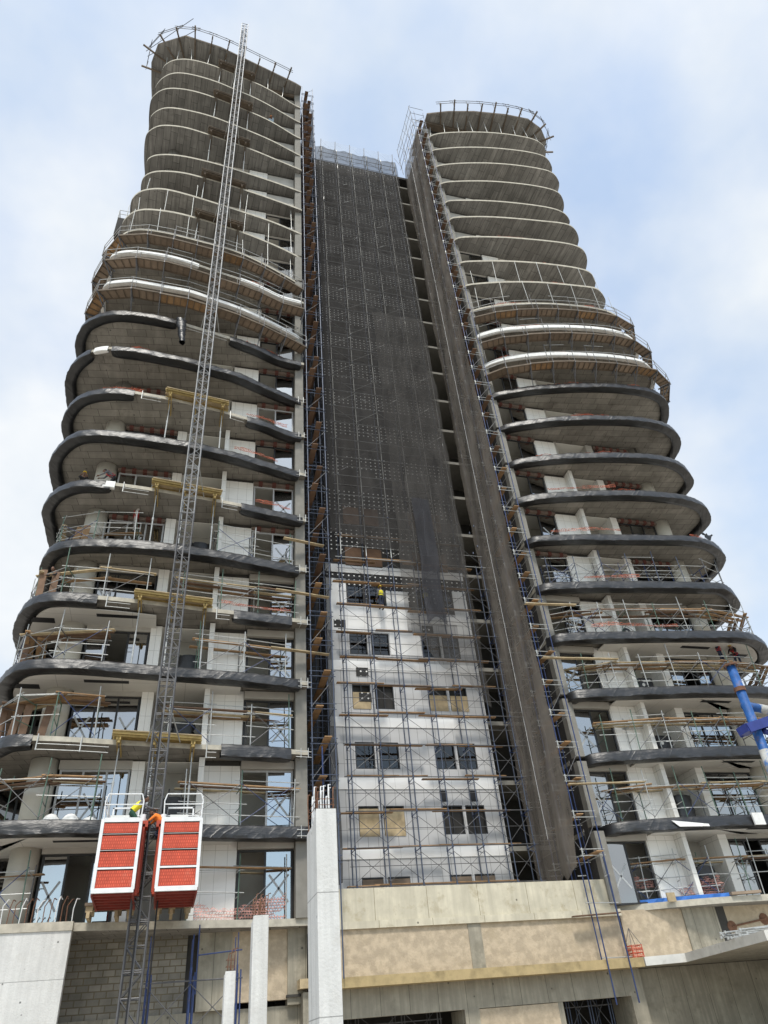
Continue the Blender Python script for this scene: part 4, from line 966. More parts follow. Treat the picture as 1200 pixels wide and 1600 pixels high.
def cage(x0,x1,label,z0,mirror):
    rt=root('hoist_cage',label,'hoist cage',((x0+x1)/2,30,z0),'hoist cages on the mast')
    y0,y1=28.45,31.5; H=2.28; z1=z0+H
    def mk(name,mat,fn,par=None):
        m=MB(); fn(m); return m.build(name,mat,par or rt)
    def shell(m):
        m.box(x0,x1,y0+.05,y1,z0+.02,z0+.08); m.box(x0,x0+.03,y0+.05,y1,z0+.08,z1); m.box(x1-.03,x1,y0+.05,y1,z0+.08,z1); m.box(x0+.03,x1-.03,y1-.03,y1,z0+.08,z1)
    mk('body','red_paint',shell)
    def ribs(m):
        for i in range(6): y=y0+.25+i*.52; m.box(x0-.02,x1+.02,y,y+.1,z0-.12,z0+.02)
        m.box(x0-.03,x0+.03,y0+.1,y1,z0-.14,z0+.0); m.box(x1-.03,x1+.03,y0+.1,y1,z0-.14,z0+.0)
        for i in range(4):
            for xx in(x0-.035,x1+.035): m.box(xx-.02,xx+.02,y0+.4+i*.75,y0+.47+i*.75,z0,z1)
    mk('base_rib','red_dark',ribs)
    mk('door_sill','white_paint',lambda m:m.box(x0-.02,x1+.02,y0-.05,y0+.05,z0-.08,z0+.02))
    def fr(m):
        m.box(x0-.04,x0+.07,y0-.04,y0+.05,z0+.02,z1+.04); m.box(x1-.07,x1+.04,y0-.04,y0+.05,z0+.02,z1+.04)
        for t,w in((0.02,.05),(.30,.055),(.555,.03),(.79,.03),(1.0,.10)): m.box(x0+.07,x1-.07,y0-.03,y0+.045,z0+H*t-w+.03,z0+H*t+w-.02)
    f=mk('door_frame','white_paint',fr)
    for a,b in((.035,.275),(.325,.535),(.575,.77),(.81,.955)): mk('door_panel','red_mesh',lambda m:m.box(x0+.073,x1-.073,y0,y0+.02,z0+H*a,z0+H*b),f)
    def roof(m): m.box(x0,x1,y0+.051,y1,z1-.02,z1+.04)
    mk('roof','white_paint',roof)
    def rail(m):
        zt=z1+.92
        for y in(y0+.04,y1-.1):
            m.path([(x0+.03,y,z1),(x0+.0,y,zt-.25),(x0+.08,y,zt),(x1-.08,y,zt),(x1-.0,y,zt-.25),(x1-.03,y,z1)],.024,6); m.tube((x0+.02,y,z1+.55),(x1-.02,y,z1+.55),.02)
        outer=x0 if not mirror else x1
        for zz in(z1+.55,zt-.1): m.tube((outer,y0,zz),(outer,y1,zz),.02)
        m.tube((outer,30,z1),(outer,30,zt-.1),.02)
    mk('guard_rail','white_paint',rail)
    mk('rear_gate','red_mesh',lambda m:m.box(x0+.12,x1-.3,y1-.08,y1-.05,z1+.05,z1+.62))
    def gate(m):
        for xx in(x0+.06,x1-.3): m.box(xx,xx+.06,y1-.1,y1-.03,z1,z1+1.25)
        m.box(x0+.06,x1-.24,y1-.1,y1-.03,z1+1.2,z1+1.26)
    mk('gate_frame','white_paint',gate)
    inner=x1 if not mirror else x0; sg=1 if not mirror else -1
    def drive(m):
        m.box(inner,inner+sg*.16,29.5,30.4,z0+.1,z1+.2); m.box(inner-sg*.1,inner+sg*.22,29.0,29.5,z1-.1,z1+.12)
        m.box(inner,inner+sg*.12,29.0,29.2,z0-.05,z1)
    mk('drive_frame','red_paint',drive)
    mk('drive_motor','white_paint',lambda m:(m.cyl((inner+sg*.0,29.3),.11,z1+.05,z1+.4,12),m.cyl((inner+sg*.05,29.75),.1,z1+.05,z1+.36,12)))
    mk('roof_box','ac',lambda m:m.box((x0+x1)/2-.45,(x0+x1)/2+.2,y0+.35,y0+.75,z1+.04,z1+.26))
cage(-2.53,-1.20,'red and white hoist cage on the left of the mast',5.2,False)
cage(-.46,.93,'red and white hoist cage on the right of the mast',5.2,True)
rt=root('hoist_cage','small dark hoist cage high on the left tower\'s far outer side','hoist cage',(-9.5,39,58.6))
m=MB(); m.box(-10.0,-8.6,38,40,58.6,61.2); m.build('body','dark_wall',rt)
m=MB()
for x in(-10,-9.3,-8.7): m.tube((x,38,61.2),(x,38,62.4),.03)
for z in(61.8,62.4): m.tube((-10,38,z),(-8.6,38,z),.03); m.tube((-10,38,z),(-10,40,z),.03)
m.build('guard_rail','steel',rt)
# timber landing below the cages
rt=root('landing_platform','timber landing on blocks under the two hoist cages','platform',(-1,32,4.92))
m=MB(); m.box(-3.0,-1.3,31.75,33.2,5.32,5.42); m.box(-.5,.85,31.75,33.2,5.32,5.42); m.build('deck','wood_dark',rt)
m=MB()
for x in(-2.9,-1.9,-1.45,-.4,.1,.7): m.box(x,x+.12,31.8,33.0,4.92,5.12); m.box(x-.05,x+.2,31.85,32.0,5.12,5.32); m.box(x-.05,x+.2,32.8,32.95,5.12,5.32)
m.build('block','wood_pale',rt)

# ------------------------------------------------------------------ podium
pd=root('podium','cream and tan concrete podium carrying both towers and the central block','building',(8,35,-1.6))
def pb(name,mat,*b): m=MB(); m.box(*b); return m.build(name,mat,pd)
pb('parapet','parapet',5.86,20.6,34.2,34.5,4.70,6.0); pb('string_course','parapet',5.86,20.75,34.08,34.5,4.42,4.70)
pb('plaster_panel','tan',5.9,13.0,34.2,34.45,2.66,4.42); pb('plaster_panel','tan',13.62,20.62,34.2,34.45,2.66,4.42); pb('pilaster','raw',13.0,13.62,34.17,34.45,2.66,4.42)
m=MB(); m.prism([(6.8,33.5),(20.9,33.42),(20.95,35),(6.8,35)],2.3,2.66); m.build('ledge','ledge',pd)
pb('lower_wall','raw',7.2,21.0,34.2,34.6,1.3,2.3)
pb('jamb','raw',12.4,13.05,34.2,36,-1.6,1.3); pb('plaster_panel','tan',13.05,16.7,34.24,34.6,-1.6,1.28); pb('reveal','raw',16.7,16.95,34.24,36,-1.6,1.3)
pb('jamb','raw',20.3,21.0,34.2,36,-1.6,1.3); pb('jamb','raw',5.6,7.2,34.2,36,-1.6,2.3)
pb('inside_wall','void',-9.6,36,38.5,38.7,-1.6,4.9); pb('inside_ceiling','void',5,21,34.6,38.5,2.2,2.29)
# right wing under the right tower
pb('plaster_panel','tan',20.9,24.3,34.5,34.7,2.66,4.68); pb('pilaster','raw',24.3,26.2,34.42,34.7,2.4,4.68); pb('plaster_panel','tan',26.2,36,34.5,34.7,2.4,4.68); pb('dark_strip','void',26.25,26.75,34.485,34.5,2.66,4.64)  # includes a narrow strip in a darker colour beside the pilaster
pb('lower_wall','raw',21.0,36,34.6,34.9,1.15,2.3); pb('plaster_panel','raw',22.1,27.2,34.63,34.9,-1.6,1.15); pb('pilaster','raw',27.2,28.4,34.6,34.9,-1.6,1.15); pb('pilaster','raw',21.0,22.1,34.6,34.9,-1.6,1.15); pb('plaster_panel','tan',28.4,36,34.66,34.9,-1.6,1.15)
m=MB(); m.tube((26.9,34.45,3.75),(28.9,34.4,4.0),.04); m.build('wall_pipe','rust',pd)
for x,z in((26.9,3.75),(28.9,4.0)):
    m=MB(); m.tube((x,34.49,z),(x,34.46,z),.26,14); m.build('pipe_patch','rust',pd)
# left wing
pb('block_wall','block',-9.6,.95,35.1,35.35,1.95,4.64); pb('lower_beam','raw',-9.6,5.86,35.0,35.4,-1.6,1.95)
pb('pilaster','raw',1.42,2.75,34.72,35.35,1.95,4.64); pb('plaster_panel','tan',2.75,5.05,34.8,35.35,2.15,4.64); pb('pilaster','raw',5.05,5.86,34.7,35.35,1.95,4.64); pb('gap_fill','void',.95,1.42,35.2,35.5,1.95,4.64); pb('corbel','wood_pale',5.45,6.2,34.0,34.7,2.42,2.75)
pb('dark_opening','void',2.9,4.9,34.98,35.0,-1.6,1.25)
m=MB(); m.box(-9.8,-3.38,32.45,32.9,-1.6,4.63); o=m.build('wall_pier','pillar',pd)
m=MB(); m.box(-9.8,-3.36,32.40,32.9,4.633,4.93); m.build('pier_cap','slab_edge',pd)
# canopy coming forward on the right
cn=root('entrance_canopy','white edged concrete canopy slab reaching forward below the right tower','canopy',(27,30,2.3))
m=MB(); m.prism([(20.96,33.42),(22.75,32.95),(21.6,26.0),(36,26.0),(36,34.59),(20.96,34.59)],2.32,2.66,0,1,1); m.build('slab',['raw','raw_white'],cn)
m=MB(); m.box(24.5,25.0,27.5,28.0,-1.6,2.318); m.build('support','raw',cn)
# ------------------------------------------------------------------ foreground pillars
def pillar(x0,x1,y0,y1,zt,slope,label,bars):
    rt=root('concrete_pillar',label,'pillar',((x0+x1)/2,(y0+y1)/2,-1.6),'bare concrete pillars in front of the podium')
    m=MB(); i=0
    z2=zt-slope
    pr=[(y0,-1.6),(y1,-1.6),(y1,z2),(y0+.35*(y1-y0),zt-slope*.9),(y0+.02,zt),(y0,zt)]
    n=len(pr)
    for x in(x0,x1): m.v+=[(x,a,b) for a,b in pr]
    m.f=[tuple(range(n)),tuple(range(2*n-1,n-1,-1))]+[(k,n+k,n+(k+1)%n,(k+1)%n) for k in range(n)]; m.m=[0]*len(m.f)
    so_=m.build('shaft','pillar',rt); bm=bmesh.new(); bm.from_mesh(so_.data); bmesh.ops.bevel(bm,geom=bm.edges[:],offset=.022,segments=2,profile=.6,affect='EDGES'); bm.to_mesh(so_.data); bm.free()
    rg=random.Random(int(x0*10))
    for j in range(bars):
        x=x0+.05+(x1-x0-.1)*(j%4)/3; y=y0+.1+(y1-y0-.2)*(j//4)/max(1,(bars-1)//4); hh=(.42 if bars<10 else .62)+rg.uniform(-.08,.08)
        m=MB(); z0=z2-.3; dx=rg.uniform(-.04,.04)
        m.path([(x,y,z0),(x+dx,y,zt+hh*.7),(x+dx+.02,y+.06,zt+hh),(x+dx+.09,y+.16,zt+hh+.03)],.011 if bars<10 else .014,5)
        m.build('rebar','white_paint' if bars>10 and j%3 else 'rust',rt)
    m=MB()
    for q in(.1,.24): m.path([(x0+.03,y0+.05,zt+q),(x1-.03,y0+.05,zt+q),(x1-.03,y1-.1,zt+q),(x0+.03,y1-.1,zt+q),(x0+.03,y0+.05,zt+q)],.008,4)
    m.build('rebar_tie','rust',rt)
pillar(3.29,3.80,18,19.35,4.95,.28,'tall pale concrete pillar with bent white rebar on top, nearest the podium centre',16)
pillar(2.06,2.44,20,20.5,3.0,.1,'middle height concrete pillar with short rusty rebar stubs on top',8)
pillar(1.47,1.72,20.3,20.7,1.9,.05,'shortest thin concrete pillar beside the blue scaffold frames',4)
# rebar starters along the left pier
for j in range(13):
    x=-5.9+.205*j; 
    m=MB(); m.path([(x,32.55,4.8),(x+U(-.03,.03),32.52,5.45+U(-.1,.1)),(x+U(.05,.14),32.5,5.72+U(-.08,.08)),(x+.16,32.6,5.70)],.018,5)
    tag(m.build('rebar_starter','rust' if j%3 else 'white_paint'),'bent rebar starter on the left concrete pier, %s from the left'%od(j+1),'rebar','rebar starters on the left pier')
# ------------------------------------------------------------------ blue frames under the left deck, inside the openings, and ledge scaffold
def frame_scaffold(label,xs,y0,y1,z0,z1,mat,br=True,pins=False):
    rt=root('frame_scaffold',label,'scaffold',(sum(xs)/len(xs),y0,z0))
    for x in xs:
        for y in(y0,y1):
            m=MB(); m.tube((x,y,z0),(x,y,z1),.032); m.tube((x+.13,y,z0),(x+.13,y,z1-.15),.026)
            if pins: m.tube((x,y,z1),(x,y,z1+1.0),.018)
            m.build('standard',mat,rt)
    m=MB()
    zz=z0+1.2
    while zz<z1:
        m.tube((xs[0]-.1,y0,zz),(xs[-1]+.2,y0,zz),.026)
        for x in xs: m.tube((x,y0,zz),(x,y1,zz),.02)
        zz+=1.5
    m.build('ledger','steel_dark',rt)
    if br:
        for a,b in zip(xs,xs[1:]):
            m=MB(); m.tube((a,y0-.03,z1-1.9),(b,y0-.03,z1-.5),.016); m.tube((a,y0-.05,z1-.5),(b,y0-.05,z1-1.9),.016); m.build('brace','steel_dark',rt)
frame_scaffold('blue scaffold frames with thin screw jacks below the left deck',[-.45,1.02,2.6],30.2,31.4,-1.6,3.0,'steel_blue',pins=True)
m=MB(); m.tube((1.2,30.2,3.35),(2.75,30.2,3.45),.022); m.tube((1.2,30.2,2.2),(1.2,30.2,4.3),.025); tag(m.build('loose_tube','steel_blue'),'blue tube laid across the upright jacks below the left deck','tube')
frame_scaffold('dim scaffold frames inside the wide opening of the podium',[8,10,11.6],35.5,37,-1.6,2.0,'steel_dark')
frame_scaffold('blue grey scaffold frames inside the right opening of the podium',[17.6,18.7,19.7],35.3,36.6,-1.6,2.1,'steel_bluegrey')
rt=root('ledge_scaffold','two thin tube uprights with a board standing on the yellow ledge\'s right end','scaffold',(19.8,33.6,2.66))
m=MB(); m.tube((19.0,33.75,2.66),(18.95,33.75,6.9),.03); m.build('standard','steel_blue',rt)
m=MB(); m.tube((20.35,33.75,2.66),(20.3,33.75,6.9),.03); m.build('standard','steel_bluegrey',rt)
m=MB(); m.tube((18.8,33.7,4.95),(20.5,33.7,4.9),.024); m.tube((19,33.7,2.75),(20.5,33.7,2.72),.022); m.tube((18.6,33.5,6.05),(19.3,34.0,6.15),.024); m.tube((20,33.5,6.0),(20.6,34.0,6.2),.024); m.build('ledger','steel',rt)
plank((18.0,33.72,4.42),(20.5,33.8,4.5),.25,'wood_brown','dark board on two tubes at the right end of the cream parapet','loose boards')
rt=root('ledge_post','single blue upright tube with rungs just right of the tall pillar','scaffold',(6.5,33.6,2.6)); m=MB(); m.tube((6.45,33.3,2.66),(6.45,33.3,12),.035); m.build('standard','steel_blue',rt); m=MB()
for z in(3.6,4.4,6.2,7.4): m.tube((6.2,33.3,z),(6.5,33.3,z),.02); m.box(6.4,6.52,33.22,33.38,z-.05,z+.05)
m.build('rung','steel',rt)
# ------------------------------------------------------------------ things lying about
rt=root('lifting_basket','red mesh lifting basket hung by slings on the ledge\'s right end','basket',(20.75,33.75,2.66))
m=MB()
for a in(20.5,21.02):
    for b in(33.5,34.0): m.tube((a,b,2.66),(a,b,3.16),.02)
for z in(2.7,2.85,3.0,3.14): m.path([(20.5,33.5,z),(21.02,33.5,z),(21.02,34,z),(20.5,34,z),(20.5,33.5,z)],.015)
m.build('frame','red_paint',rt); m=MB(); m.box(20.51,21.01,33.51,33.52,2.68,3.1); m.box(20.51,20.52,33.52,34,2.68,3.1); m.build('mesh_side','net_orange',rt)
m=MB(); 
for a in(20.5,21.02): m.tube((a,33.5,3.15),(20.72,33.75,3.85),.012); m.tube((a,34,3.15),(20.72,33.75,3.85),.012)
m.build('sling','steel_dark',rt)
e=[p-n*.1 for p,n in zip(EDGE['R',0],normals(EDGE['R',0]))]; e=[p for p in e if 21.9<p.x<26.8]; m=MB(); m.grid([[(p.x,p.y+.02*math.sin(p.x*9),4.92),(p.x,p.y+.03*math.sin(p.x*7),5.09),(p.x,p.y+.25,5.11)] for p in e]); tag(m.build('plastic_sheet','blue_sheet'),'blue plastic sheet folded along the right tower\'s lowest deck edge','plastic sheeting')
m=MB(); m.box(23.3,23.75,33.82,33.9,4.86,5.25); tag(m.build('board_offcut','wood_pale'),'small pale board offcut leaning over the blue sheet','board')
m=MB(); m.beam((26.6,33.45,5.02),(28.2,33.3,5.04),.3,.12); tag(m.build('formwork_plank','ply'),'pale formwork plank lying at the right end of the blue sheet','board')
rg=random.Random(3)
rt=root('tube_pile','heap of pale scaffold tubes and couplers on the canopy slab','scaffold tubes',(23.2,28.2,2.66))
for j in range(16):
    a=(21.75+rg.uniform(0,.7),27.6+rg.uniform(0,1.3),2.70+.07*(j//4)); m=MB(); m.tube(a,(a[0]+2.4+rg.uniform(-.3,.3),a[1]+rg.uniform(-.3,.5),a[2]+rg.uniform(0,.05)+.006*j),.026,7); m.build('tube','steel',rt)
    m=MB(); m.tube((a[0]-.04,a[1],a[2]-.05),(a[0]-.04,a[1],a[2]+.05),.05,8); m.build('coupler','steel',rt)
for j in range(3):
    x=-4.95+.75*j; rg=random.Random(j+2); P=[]
    for a in range(8):
        t=math.pi*a/14; P.append([(x+(.36+.07*rg.random())*math.cos(t)*math.cos(b*.628),33.0+.3*math.cos(t)*math.sin(b*.628),8.42+(.52 if j<2 else .38)*math.sin(t)+.03*rg.random()) for b in range(11)])
    m=MB(); m.grid(P); tag(m.build('sack','bag',None,True),['smallest white sack by the round column on the left tower\'s first balcony','fullest white sack on the left tower\'s first balcony','flattened white sack with dark folds on the left tower\'s first balcony'][j],'sack','white sacks on the first balcony')
def ac_unit(s,k,kind):
    side,_,sg,x0=side_info(s); X=lambda u:x0+sg*u; z=Z(k)
    if kind=='wrapped':
        rg=random.Random(k); m=MB(); P=[]
        for r in range(7):
            P.append([((X(5.95)+(.62-.05*r*rg.random())*math.copysign(min(1,abs(1.3*math.cos(b*.5236))),math.cos(b*.5236))),34.5+.35*math.sin(b*.5236),z+.01+1.5*r/6+.03*rg.random()) for b in range(13)])
        m.grid(P); m.box(X(5.45),X(6.45),34.25,34.75,z+1.38,z+1.5); o=m.build('air_conditioner','plastic',None,True); tag(o,'air conditioner unit wrapped in black plastic in the recess of the %s tower\'s %s'%(side,(od(k)+' balcony') if k else 'lowest deck'),'air conditioner','wrapped air conditioner units'); return
    rt=root('air_conditioner','%s air conditioner unit in the recess of the %s tower\'s %s balcony'%(kind,side,od(k)),'air conditioner',(X(5.9),35.0,z))
    m=MB(); m.box(X(5.4),X(6.45),34.25,34.6,z+.35,z+1.3); m.build('casing','ac' if kind=='white' else 'black',rt)
    m=MB(); m.tube((X(5.75),34.26,z+.85),(X(5.75),34.22,z+.85),.3,18); f=m.build('fan_grille','frame',rt); m=MB(); m.tube((X(5.75),34.22,z+.85),(X(5.75),34.2,z+.85),.1,10); m.build('fan_hub','ac',f); m=MB(); m.box(X(5.45),X(6.4),34.3,34.58,z,z+.35); m.build('stand','steel_dark',rt)
for s,k,t in(('L',1,'wrapped'),('L',2,'wrapped'),('L',3,'wrapped'),('L',4,'wrapped'),('L',5,'wrapped'),('R',0,'wrapped'),('R',1,'wrapped'),('R',2,'black'),('R',3,'black'),('R',4,'white')): ac_unit(s,k,t)
rt=root('step_ladder','pale step ladder standing by the open door of the right tower\'s third balcony','ladder',(23.3,34.1,Z(3)))
m=MB()
for x in(23.15,23.55): m.tube((x,33.9,Z(3)),(x,34.2,Z(3)+1.7),.025)
for i in range(6): m.tube((23.15,33.9+.05*i,Z(3)+.25+.27*i),(23.55,33.9+.05*i,Z(3)+.25+.27*i),.018)
m.build('ladder_frame','ac',rt)
BN={}
# upright boards at the rounded ends
for s,k,x,y,hh in(('L',4,-7.55,33.2,2.0),('L',4,-6.95,33.0,1.8),('L',5,-6.6,33.6,1.6),('L',5,-6.15,33.5,1.7),('L',2,-8.1,34.4,2.0),('L',2,-7.4,33.6,2.0),('L',2,-6.9,33.4,1.9),('L',2,-6.1,33.2,1.8),('L',3,-7.8,34.0,1.7)):
    m=MB(); m.beam((x,y,Z(k)+.01),(x+U(-.1,.15),y+.2,Z(k)+hh),.32,.05,(0,1,0)); BN[k]=BN.get(k,0)+1; tag(m.build('board','wood_brown' if k<5 else 'wood'),'%s upright brown board from left at the outer end of the left tower\'s %s balcony'%(od(BN[k]),od(k)),'board','upright boards at the rounded outer ends')
# blue steel post in the right foreground
bp=root('steel_post','thick blue steel post with rust and clamps at the right edge','steel post',(17.23,18,-1.6))
m=MB(); m.tube((17.2,18,-1.6),(17.25,18,9.35),.145,20); m.build('tube','blue_post',bp,True)
m=MB(); m.tube((17.25,18,9.33),(17.25,18,9.38),.23,20); m.tube((17.24,18,8.45),(17.24,18,8.58),.18,20); m.build('collar','rust',bp)
for j in range(8):
    m=MB(); t=j*.785; m.tube((17.25+.205*math.cos(t),18+.205*math.sin(t),9.28),(17.25+.205*math.cos(t),18+.205*math.sin(t),9.44),.018,6); m.build('bolt','steel_dark',bp)
m=MB(); m.tube((17.215,18,5.7),(17.22,18,6.55),.149,20); m.build('worn_band','chipped',bp,True)
m=MB(); m.tube((17.3,18.15,8.05),(19.9,18.6,7.9),.14,16); s_=m.build('side_tube','blue_post',bp,True); m=MB(); m.tube((17.9,18.25,8.02),(18.6,18.37,7.97),.143,16); m.build('worn_band','chipped',s_,True)
m=MB(); m.box(16.72,17.0,17.76,18.2,7.05,7.3); m.box(17.42,17.62,17.76,18.2,7.22,7.42); m.beam((16.75,17.76,7.15),(17.75,17.76,7.42),.06,.28); m.beam((16.75,18.22,7.15),(17.75,18.22,7.42),.06,.28); m.build('clamp','violet',bp)
m=MB(); m.tube((17.5,18.0,7.15),(20,18.5,6.85),.09,12); m.build('lower_side_tube','violet',bp,True)

# ------------------------------------------------------------------ people
POSES=dict(
 stand=dict(pel=(0,0,.95),chest=(0,.02,1.33),neck=(0,.02,1.5),head=(0,.05,1.64),sh=(.19,.01,1.42),el=(.25,-.02,1.14),wr=(.23,.12,.92),hip=(.1,0,.9),kn=(.11,.04,.5),an=(.11,-.01,.09)),
 reach=dict(pel=(0,0,.95),chest=(0,.0,1.33),neck=(0,-.02,1.5),head=(0,-.03,1.65),sh=(.19,.02,1.43),el=(.27,.16,1.62),wr=(.16,.3,1.84),hip=(.1,0,.9),kn=(.13,.04,.5),an=(.16,-.01,.09)),
 bend=dict(pel=(0,-.05,.9),chest=(0,.3,1.12),neck=(0,.42,1.2),head=(0,.54,1.25),sh=(.19,.34,1.18),el=(.24,.5,.93),wr=(.17,.72,.82),hip=(.1,-.04,.86),kn=(.13,.1,.48),an=(.13,-.03,.09)),
 kneel=dict(pel=(0,-.02,.5),chest=(0,.26,.78),neck=(0,.36,.88),head=(0,.47,.97),sh=(.19,.3,.84),el=(.24,.52,.62),wr=(.15,.8,.58),hip=(.1,-.02,.46),kn=(.15,.28,.1),an=(.13,-.16,.08)),
)
def person(loc,yaw,pose,label,top,legs,helmet=None,vest=None,harness=False,arm='sleeve'):
    J=POSES[pose]; sc=.98
    V={}; 
    for k in('pel','chest','neck','head'): V[k]=Vector(J[k])*sc
    for q,sg in(('l',-1),('r',1)):
        for k in('sh','el','wr','hip','kn','an'):
            a=J[k]; b=0
            if k in('el','wr') and sg<0 and pose in('stand','reach','bend'): b=.05
            V[k+q]=Vector((a[0]*sg,a[1]+b,a[2]-b*1.5))*sc
        V['toe'+q]=Vector(V['an'+q])+(Vector((.02*sg,.17,-.055)) if pose!='kneel' else Vector((0,-.15,-.04)))
    V['waist']=V['pel'].lerp(V['chest'],.45)
    rad=dict(pel=.14,waist=.125,chest=.15,neck=.058,head=.06)
    for q in'lr': rad.update({'sh'+q:.07,'el'+q:.046,'wr'+q:.034,'hip'+q:.095,'kn'+q:.066,'an'+q:.045,'toe'+q:.04})
    E=[('pel','waist'),('waist','chest'),('chest','neck'),('neck','head')]
    for q in'lr': E+=[('chest','sh'+q),('sh'+q,'el'+q),('el'+q,'wr'+q),('pel','hip'+q),('hip'+q,'kn'+q),('kn'+q,'an'+q),('an'+q,'toe'+q)]
    names=list(V); me=bpy.data.meshes.new('skin'); me.from_pydata([V[n] for n in names],[(names.index(a),names.index(b)) for a,b in E],[])
    o=bpy.data.objects.new('skin',me); COL.objects.link(o)
    sk=o.modifiers.new('Skin','SKIN'); sk.use_smooth_shade=True
    for i,n in enumerate(names): me.skin_vertices[0].data[i].radius=(rad[n],rad[n]*(.78 if n in('chest','waist','pel') else 1)); me.skin_vertices[0].data[i].use_root=(n=='pel')
    o.modifiers.new('S','SUBSURF').levels=1
    dg=bpy.context.evaluated_depsgraph_get(); ev=o.evaluated_get(dg).to_mesh()
    m=MB(); m.v=[tuple(v.co) for v in ev.vertices]; m.f=[tuple(p.vertices) for p in ev.polygons]
    bones=[(a,b) for a,b in E]
    def slot(c):
        best=None
        for a,b in bones:
            p,q=V[a],V[b]; d=q-p; t=max(0,min(1,(c-p).dot(d)/d.dot(d))); l=(c-p-d*t).length
            if best is None or l<best[0]: best=(l,a,b,t)
        _,a,b,t=best
        if b=='head' or (a=='chest' and b=='neck' and t>.6): return 0
        if a[:2]=='el': return 1 if arm=='sleeve' and t<.8 else 0
        if b[:3]=='toe' or (b[:2]=='an' and t>.8): return 3
        if b[:2] in('kn','an','hi') or (b=='waist' and t<.45): return 2
        return 1
    m.m=[slot(sum((ev.vertices[i].co for i in p.vertices),Vector())/len(p.vertices)) for p in ev.polygons]
    bpy.data.objects.remove(o)
    m.cur=0
    hd=V['head']; d=(V['head']-V['neck']); fwd=Vector((0,1,0))
    m.ellip(hd+Vector((0,.01,.02)),.078,.098,.118,n=14,m=10)
    m.ellip(hd+Vector((0,.108,.0)),.016,.02,.022,n=6,m=4)
    m.ellip(hd+Vector((0,.1,-.05)),.028,.012,.01,n=6,m=4)
    for sg in(-1,1): m.ellip(hd+Vector((.08*sg,0,.01)),.012,.025,.034,n=6,m=4); 
    m.cur=4
    for sg in(-1,1): m.ellip(hd+Vector((.032*sg,.094,.03)),.012,.012,.009,n=6,m=4)
    m.cur=0
    for q,sg in(('l',-1),('r',1)):   # hands: palm, four unequal bent fingers, thumb from the side
        w=V['wr'+q]; f=(w-V['el'+q]).normalized(); sd=f.cross(Vector((0,0,1)) if abs(f.z)<.9 else Vector((0,1,0))).normalized(); nn=sd.cross(f)
        m.obox(w+f*.055,f,sd,nn,.05,.04,.016)
        for i,l in enumerate((.062,.075,.07,.055)):
            b=w+f*.1+sd*(-.03+.02*i); k1=b+f*l*.55+nn*.006; m.tube(b,k1,.010,6,.009); m.tube(k1,k1+f*l*.4-nn*.03,.009,6,.007)
        b=w+f*.03+sd*.04*sg; k1=b+f*.035+sd*.028*sg; m.tube(b,k1,.012,6,.010); m.tube(k1,k1+f*.03-nn*.01,.010,6,.008)
    rtm=Matrix.Translation(Vector(loc))@Matrix.Rotation(R(yaw),4,'Z')
    def place(mm,name,mats,par=None):
        mm.v=[tuple(rtm@Vector(v)) for v in mm.v]; return mm.build(name,mats,par,True,origin=loc if par is None else None)
    body=place(m,'person',[MT['skin'],CL[top],CL[legs],CL['boot'],CL['hair']]); tag(body,label,'person','building workers')
    if helmet:
        m=MB(); m.ellip(hd+Vector((0,-.005,.06)),.105,.125,.105,n=16,m=10,zmin=-.05); m.ellip(hd+Vector((0,.06,.062)),.1,.115,.012,n=14,m=4); place(m,'helmet',HELM[helmet],body)
    else:
        m=MB(); m.ellip(hd+Vector((0,-.018,.045)),.084,.098,.105,n=14,m=10,zmin=-.1); place(m,'hair',CL['hair'],body)
    ax=(V['chest']-V['pel']).normalized(); xx=Vector((1,0,0)); yy=ax.cross(xx)
    if vest:
        m=MB(); P=[]
        for a in range(8):
            t=a/7; c=V['pel'].lerp(V['chest'],.1+1.15*t); w=.165+.02*t-.07*max(0,t-.75)*3; P.append([c+xx*w*math.cos(b*.449)+yy*(w*.74)*math.sin(b*.449) for b in range(15)])
        m.grid(P); place(m,'safety_vest',CL[vest],body)
    if harness:
        m=MB()
        for sg in(-1,1): m.path([V['chest']+xx*.1*sg+yy*.13+ax*.12,V['waist']-xx*.1*sg+yy*.125,V['waist']-xx*.13*sg-yy*.1],.016,5); m.path([V['chest']+xx*.1*sg-yy*.13+ax*.12,V['waist']-xx*.08*sg-yy*.13],.016,5)
        P=[V['pel']+ax*.06+xx*.16*math.cos(b*.5236)+yy*.13*math.sin(b*.5236) for b in range(13)]; m.path(P,.018,5); place(m,'harness',CL['red'],body)
    return body
person((2.9,33.55,Z(20)),160,'bend','worker in pale blue shirt and orange helmet leaning over a high balcony edge','blue','grey','orange')
person((-6.75,33.1,Z(6)+.0),-170,'kneel','crouching worker with only a yellow helmet showing above the left tower\'s sixth balcony','dark','navy','yellow')
person((-5.2,33.05,Z(6)+.35),95,'bend','dark clothed worker with red harness bending by the round column','grey','dark',None,None,True)
person((-3.78,34.1,24.25),-80,'reach','worker in off white overalls reaching up to the ceiling','white','white',None,None,True)
person((-6.95,33.7,Z(4)+.75),150,'bend','dark clothed bare headed worker leaning behind upright boards','dark','dark')
person((-1.62,29.35,7.52),-80,'kneel','worker in yellow vest kneeling on the left hoist cage\'s roof','grey','green',None,'yellow')
person((-.42,29.3,7.02),82,'kneel','worker in orange vest reaching towards the mast from the right cage','orange','navy',None,'orange',arm='bare')
person((11.35,37.65,LIFT[9]),20,'stand','worker in yellow helmet and vest standing on the central scaffold\'s left side','grey','navy','yellow','yellow')
person((14.4,37.7,LIFT[9]+.1),-30,'stand','worker in yellow vest behind the folded black net strip','dark','navy','yellow','yellow')
person((31.35,33.15,Z(3)+1.8),200,'reach','dark clothed worker standing with head up by the right tower\'s ceiling','navy','navy',None,None,True)
